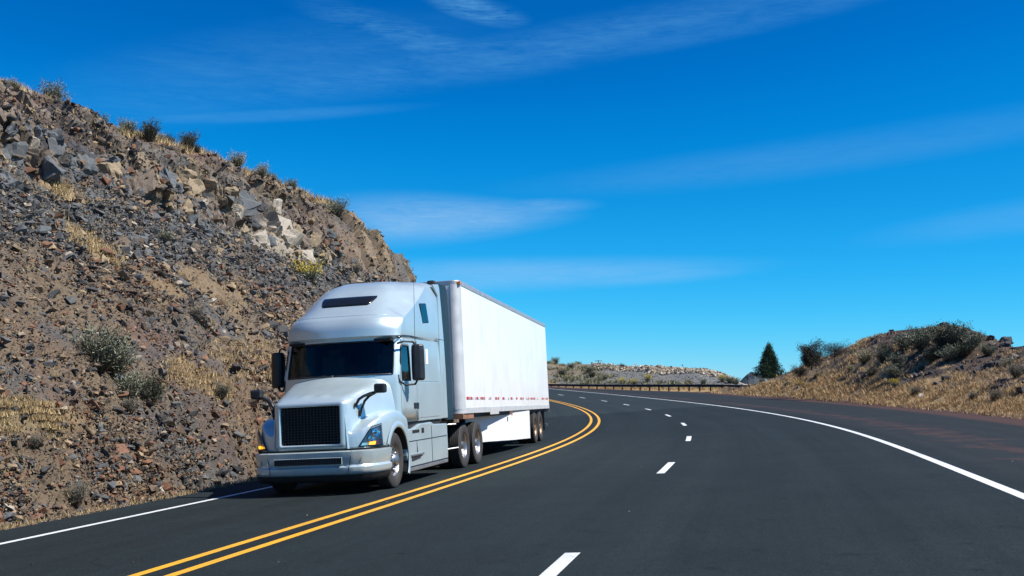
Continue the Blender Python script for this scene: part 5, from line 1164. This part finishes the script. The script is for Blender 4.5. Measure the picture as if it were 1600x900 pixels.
MB().prism(*nose(HW + .012, RN, ZT - .12, ZT)).build('top_rail', M_rail, TL, bevel=.012)
MB().prism(*nose(HW + .008, RN, ZB, ZB + .14)).build('bottom_rail', M_railb, TL, bevel=.008)
# corner post with rivets
pts = []
cp_ = MB()
for k in range(9): a = math.pi / 2 * k / 8; pts.append((-RN + (RN + .01) * math.sin(a), HW - RN + (RN + .01) * math.cos(a)))
ptsi = [(-RN + (RN - .01) * math.sin(math.pi / 2 * k / 8), HW - RN + (RN - .01) * math.cos(math.pi / 2 * k / 8)) for k in range(8, -1, -1)]
for sgn in (1, -1): cp_ = MB().prism([(x, y * sgn, ZB + .1) for x, y in pts + ptsi], (0, 0, ZT - ZB - .2)).build('corner_post', M_railb, TL, angle=40)
b = MB()
for k in range(70): z = ZB + .2 + (ZT - ZB - .4) * k / 69; b.box(.004, .016, HW - RN - .02, HW - RN - .005, z, z + .012)
b.build('rivets', M_rail, TL)
# side panel seams: shallow proud strips with rivet rows
for sgn in (1, -1):
    for k in range(1, 12): x = -k * 1.22 - .1; MB().box(x - .035, x + .035, sgn * (HW + .0), sgn * (HW + .002), ZB + .15, ZT - .13).build('side_seam', M_white, TL)
    b = MB()
    for k in range(1, 12):
        x = -k * 1.22 - .1
        for j in range(24): z = ZB + .3 + (ZT - ZB - .6) * j / 23; b.box(x - .022, x - .014, sgn * (HW + .004), sgn * (HW + .008), z, z + .008).box(x + .014, x + .022, sgn * (HW + .004), sgn * (HW + .008), z, z + .008)
    b.build('side_rivets', M_white, TL)
# conspicuity tape: red and white bars, partly worn away
tp = [(.35, .22), (.62, .07), (.78, .16), (1.3, .12), (1.5, .14), (2.0, .12), (2.2, .12), (2.4, .14), (3.1, .12), (3.28, .1), (4.0, .2), (4.35, .2), (5.1, .22), (6.0, .2), (6.45, .22), (7.4, .22), (8.2, .22), (8.6, .2), (9.4, .2), (9.75, .2), (10.3, .2), (10.65, .2), (11.0, .2), (11.8, .2), (12.9, .2), (13.3, .2), (13.9, .2), (14.3, .2)]
for i, (x, l) in enumerate(tp): 
    MB().box(-x - l, -x, HW + .009, HW + .012, ZB + .33, ZB + .39).build('reflective_tape', M_red if i % 5 != 3 else M_tapew, TL); 
    if i % 2 == 0: MB().box(-x - l - .18, -x - l - .01, HW + .009, HW + .0118, ZB + .333, ZB + .387).build('reflective_tape', M_tapew, TL)
MB().box(-.14, -.05, HW - .10, HW + .04, ZT - .11, ZT - .03).build('marker_light', M_amber, TL, bevel=.012); MB().box(-.14, -.05, -HW - .0, -HW + .10, ZT - .11, ZT - .03).build('marker_light', M_amber, TL, bevel=.012)
MB().box(.0, .05, -.3, .3, ZT - .12, ZT - .02).build('nose_bracket', M_chassis, TL)
MB().box(-.02, .012, -HW + .25, HW - .25, ZB + .2, ZT - .2).build('nose_wall', M_railb, TL)
b = MB(); b.box(.012, .03, -.3, -.1, ZB + .5, ZB + .7).box(.012, .03, .8, .95, ZB + 1.1, ZB + 1.3); b.build('glad_hands', M_chassis, TL)
MB().box(-4.4, -3.15, HW + .0085, HW + .014, ZB - .06, ZB + .10).build('rail_plate', M_tapew, TL)
MB().box(-6.55, -6.42, HW + .002, HW + .02, ZB - .14, ZB - .02).build('side_marker', M_amber, TL, bevel=.005)
MB().box(-LN + .1, -.25, -1.2, 1.2, ZB - .1, ZB).build('floor_crossmembers', M_chassis, TL)
MB().box(-1.2, -.0, HW - .25, HW - .02, ZB - .12, ZB - .005).build('coupler_edge', M_rust, TL)
# side skirts: lean inwards toward the front
for sgn in (1, -1):
    x0, x1 = -2.6, -10.05; q = lambda x, z, y: (x, sgn * y, z)
    a = [q(x0, ZB - .02, .78), q(-4.2, ZB - .02, .95), q(x1 + 2.8, ZB - .02, 1.25), q(x1, ZB - .02, 1.28)]; c_ = [q(x0, .50, .78), q(-4.2, .47, .94), q(x1 + 2.8, .40, 1.24), q(x1, .345, 1.27)]
    V = a + c_ + [(p[0], p[1] - sgn * .02, p[2]) for p in a + c_]
    F = [(0, 1, 5, 4), (1, 2, 6, 5), (2, 3, 7, 6), (8, 9, 13, 12), (9, 10, 14, 13), (10, 11, 15, 14), (0, 4, 12, 8), (3, 7, 15, 11), (4, 5, 13, 12), (5, 6, 14, 13), (6, 7, 15, 14), (0, 1, 9, 8), (1, 2, 10, 9), (2, 3, 11, 10)]
    MB().add(V, F).build('side_skirt', M_skirt, TL)
for x in (-2.3,):
    for y in (.75, -.75): MB().box(x - .07, x + .07, y - .07, y + .07, .55, ZB).box(x - .18, x + .18, y - .14, y + .14, .5, .54).build('landing_leg', M_chassis, TL)
MINV = TL.matrix_world.inverted()
xs_ = []
for (u, v) in ((834, 692), (843, 689)):
    xs_.append((MINV @ on_road(u, v)).x)
xm = sum(xs_) / 2; 
for x in (xm + .61, xm - .61):
    w0 = TL.matrix_world @ Vector((x, 1.25, 0)); s_, o_ = s_of(w0.x, w0.y); zl_ = (MINV @ Vector((w0.x, w0.y, float(zr(np.array(s_), np.array(o_)))))).z
    w1 = TL.matrix_world @ Vector((x, -1.25, 0)); s_, o_ = s_of(w1.x, w1.y); zr_ = (MINV @ Vector((w1.x, w1.y, float(zr(np.array(s_), np.array(o_)))))).z
    MB().box(x - .07, x + .07, -1.0, 1.0, zl_ + .42, zl_ + .58).box(x - .5, x + .5, .5, .62, zl_ + .6, ZB).box(x - .5, x + .5, -.62, -.5, zl_ + .6, ZB).build('trailer_axle', M_chassis, TL)
    for sgn, zz_ in ((1, zl_), (-1, zr_)):
        wheel(TL, x, sgn * 1.27, zz_ + .505, sgn, 'dual', r=.507, m_r=M_warm); MB().lathe_y(tyre_prof(.28, .507, .295), x, zz_ + .505, 40, sgn * (1.27 - .46), closed=True).build('inner_tyre', M_rubber, TL, angle=40)
print('trailer wheels', xs_, zl_, zr_)
MB().box(-LN + .02, -LN + .10, -1.2, 1.2, .62, .72).box(-LN + .03, -LN + .09, .95, 1.02, .7, ZB).box(-LN + .03, -LN + .09, -1.02, -.95, .7, ZB).build('rear_guard', M_alud, TL, bevel=.01)
MB().box(-LN + 1.0, -LN + 1.02, .6, 1.24, .5, ZB - .05).box(-LN + 1.0, -LN + 1.02, -1.24, -.6, .5, ZB - .05).build('mud_flap', M_chassis, TL)
MB().box(-LN - .03, -LN, -HW, HW, ZB - .12, ZB + .15).build('rear_sill', M_rail, TL)
MB().box(-LN - .02, -LN - .0, -HW + .05, -.01, ZB + .15, ZT - .14).box(-LN - .02, -LN, .01, HW - .05, ZB + .15, ZT - .14).build('rear_door', M_white, TL, bevel=.006)

# small straws and chips lying on the asphalt
n = 60; s_ = rng.uniform(9, 60, n); o_ = rng.uniform(-4.5, 12, n); rock_cloud('road_grit', P3(s_, o_, .006), rng.uniform(.006, .014, n) * (1 + s_ / 60), pick_cols(n, dict(pale=3, tan=2, brown=1))[0])
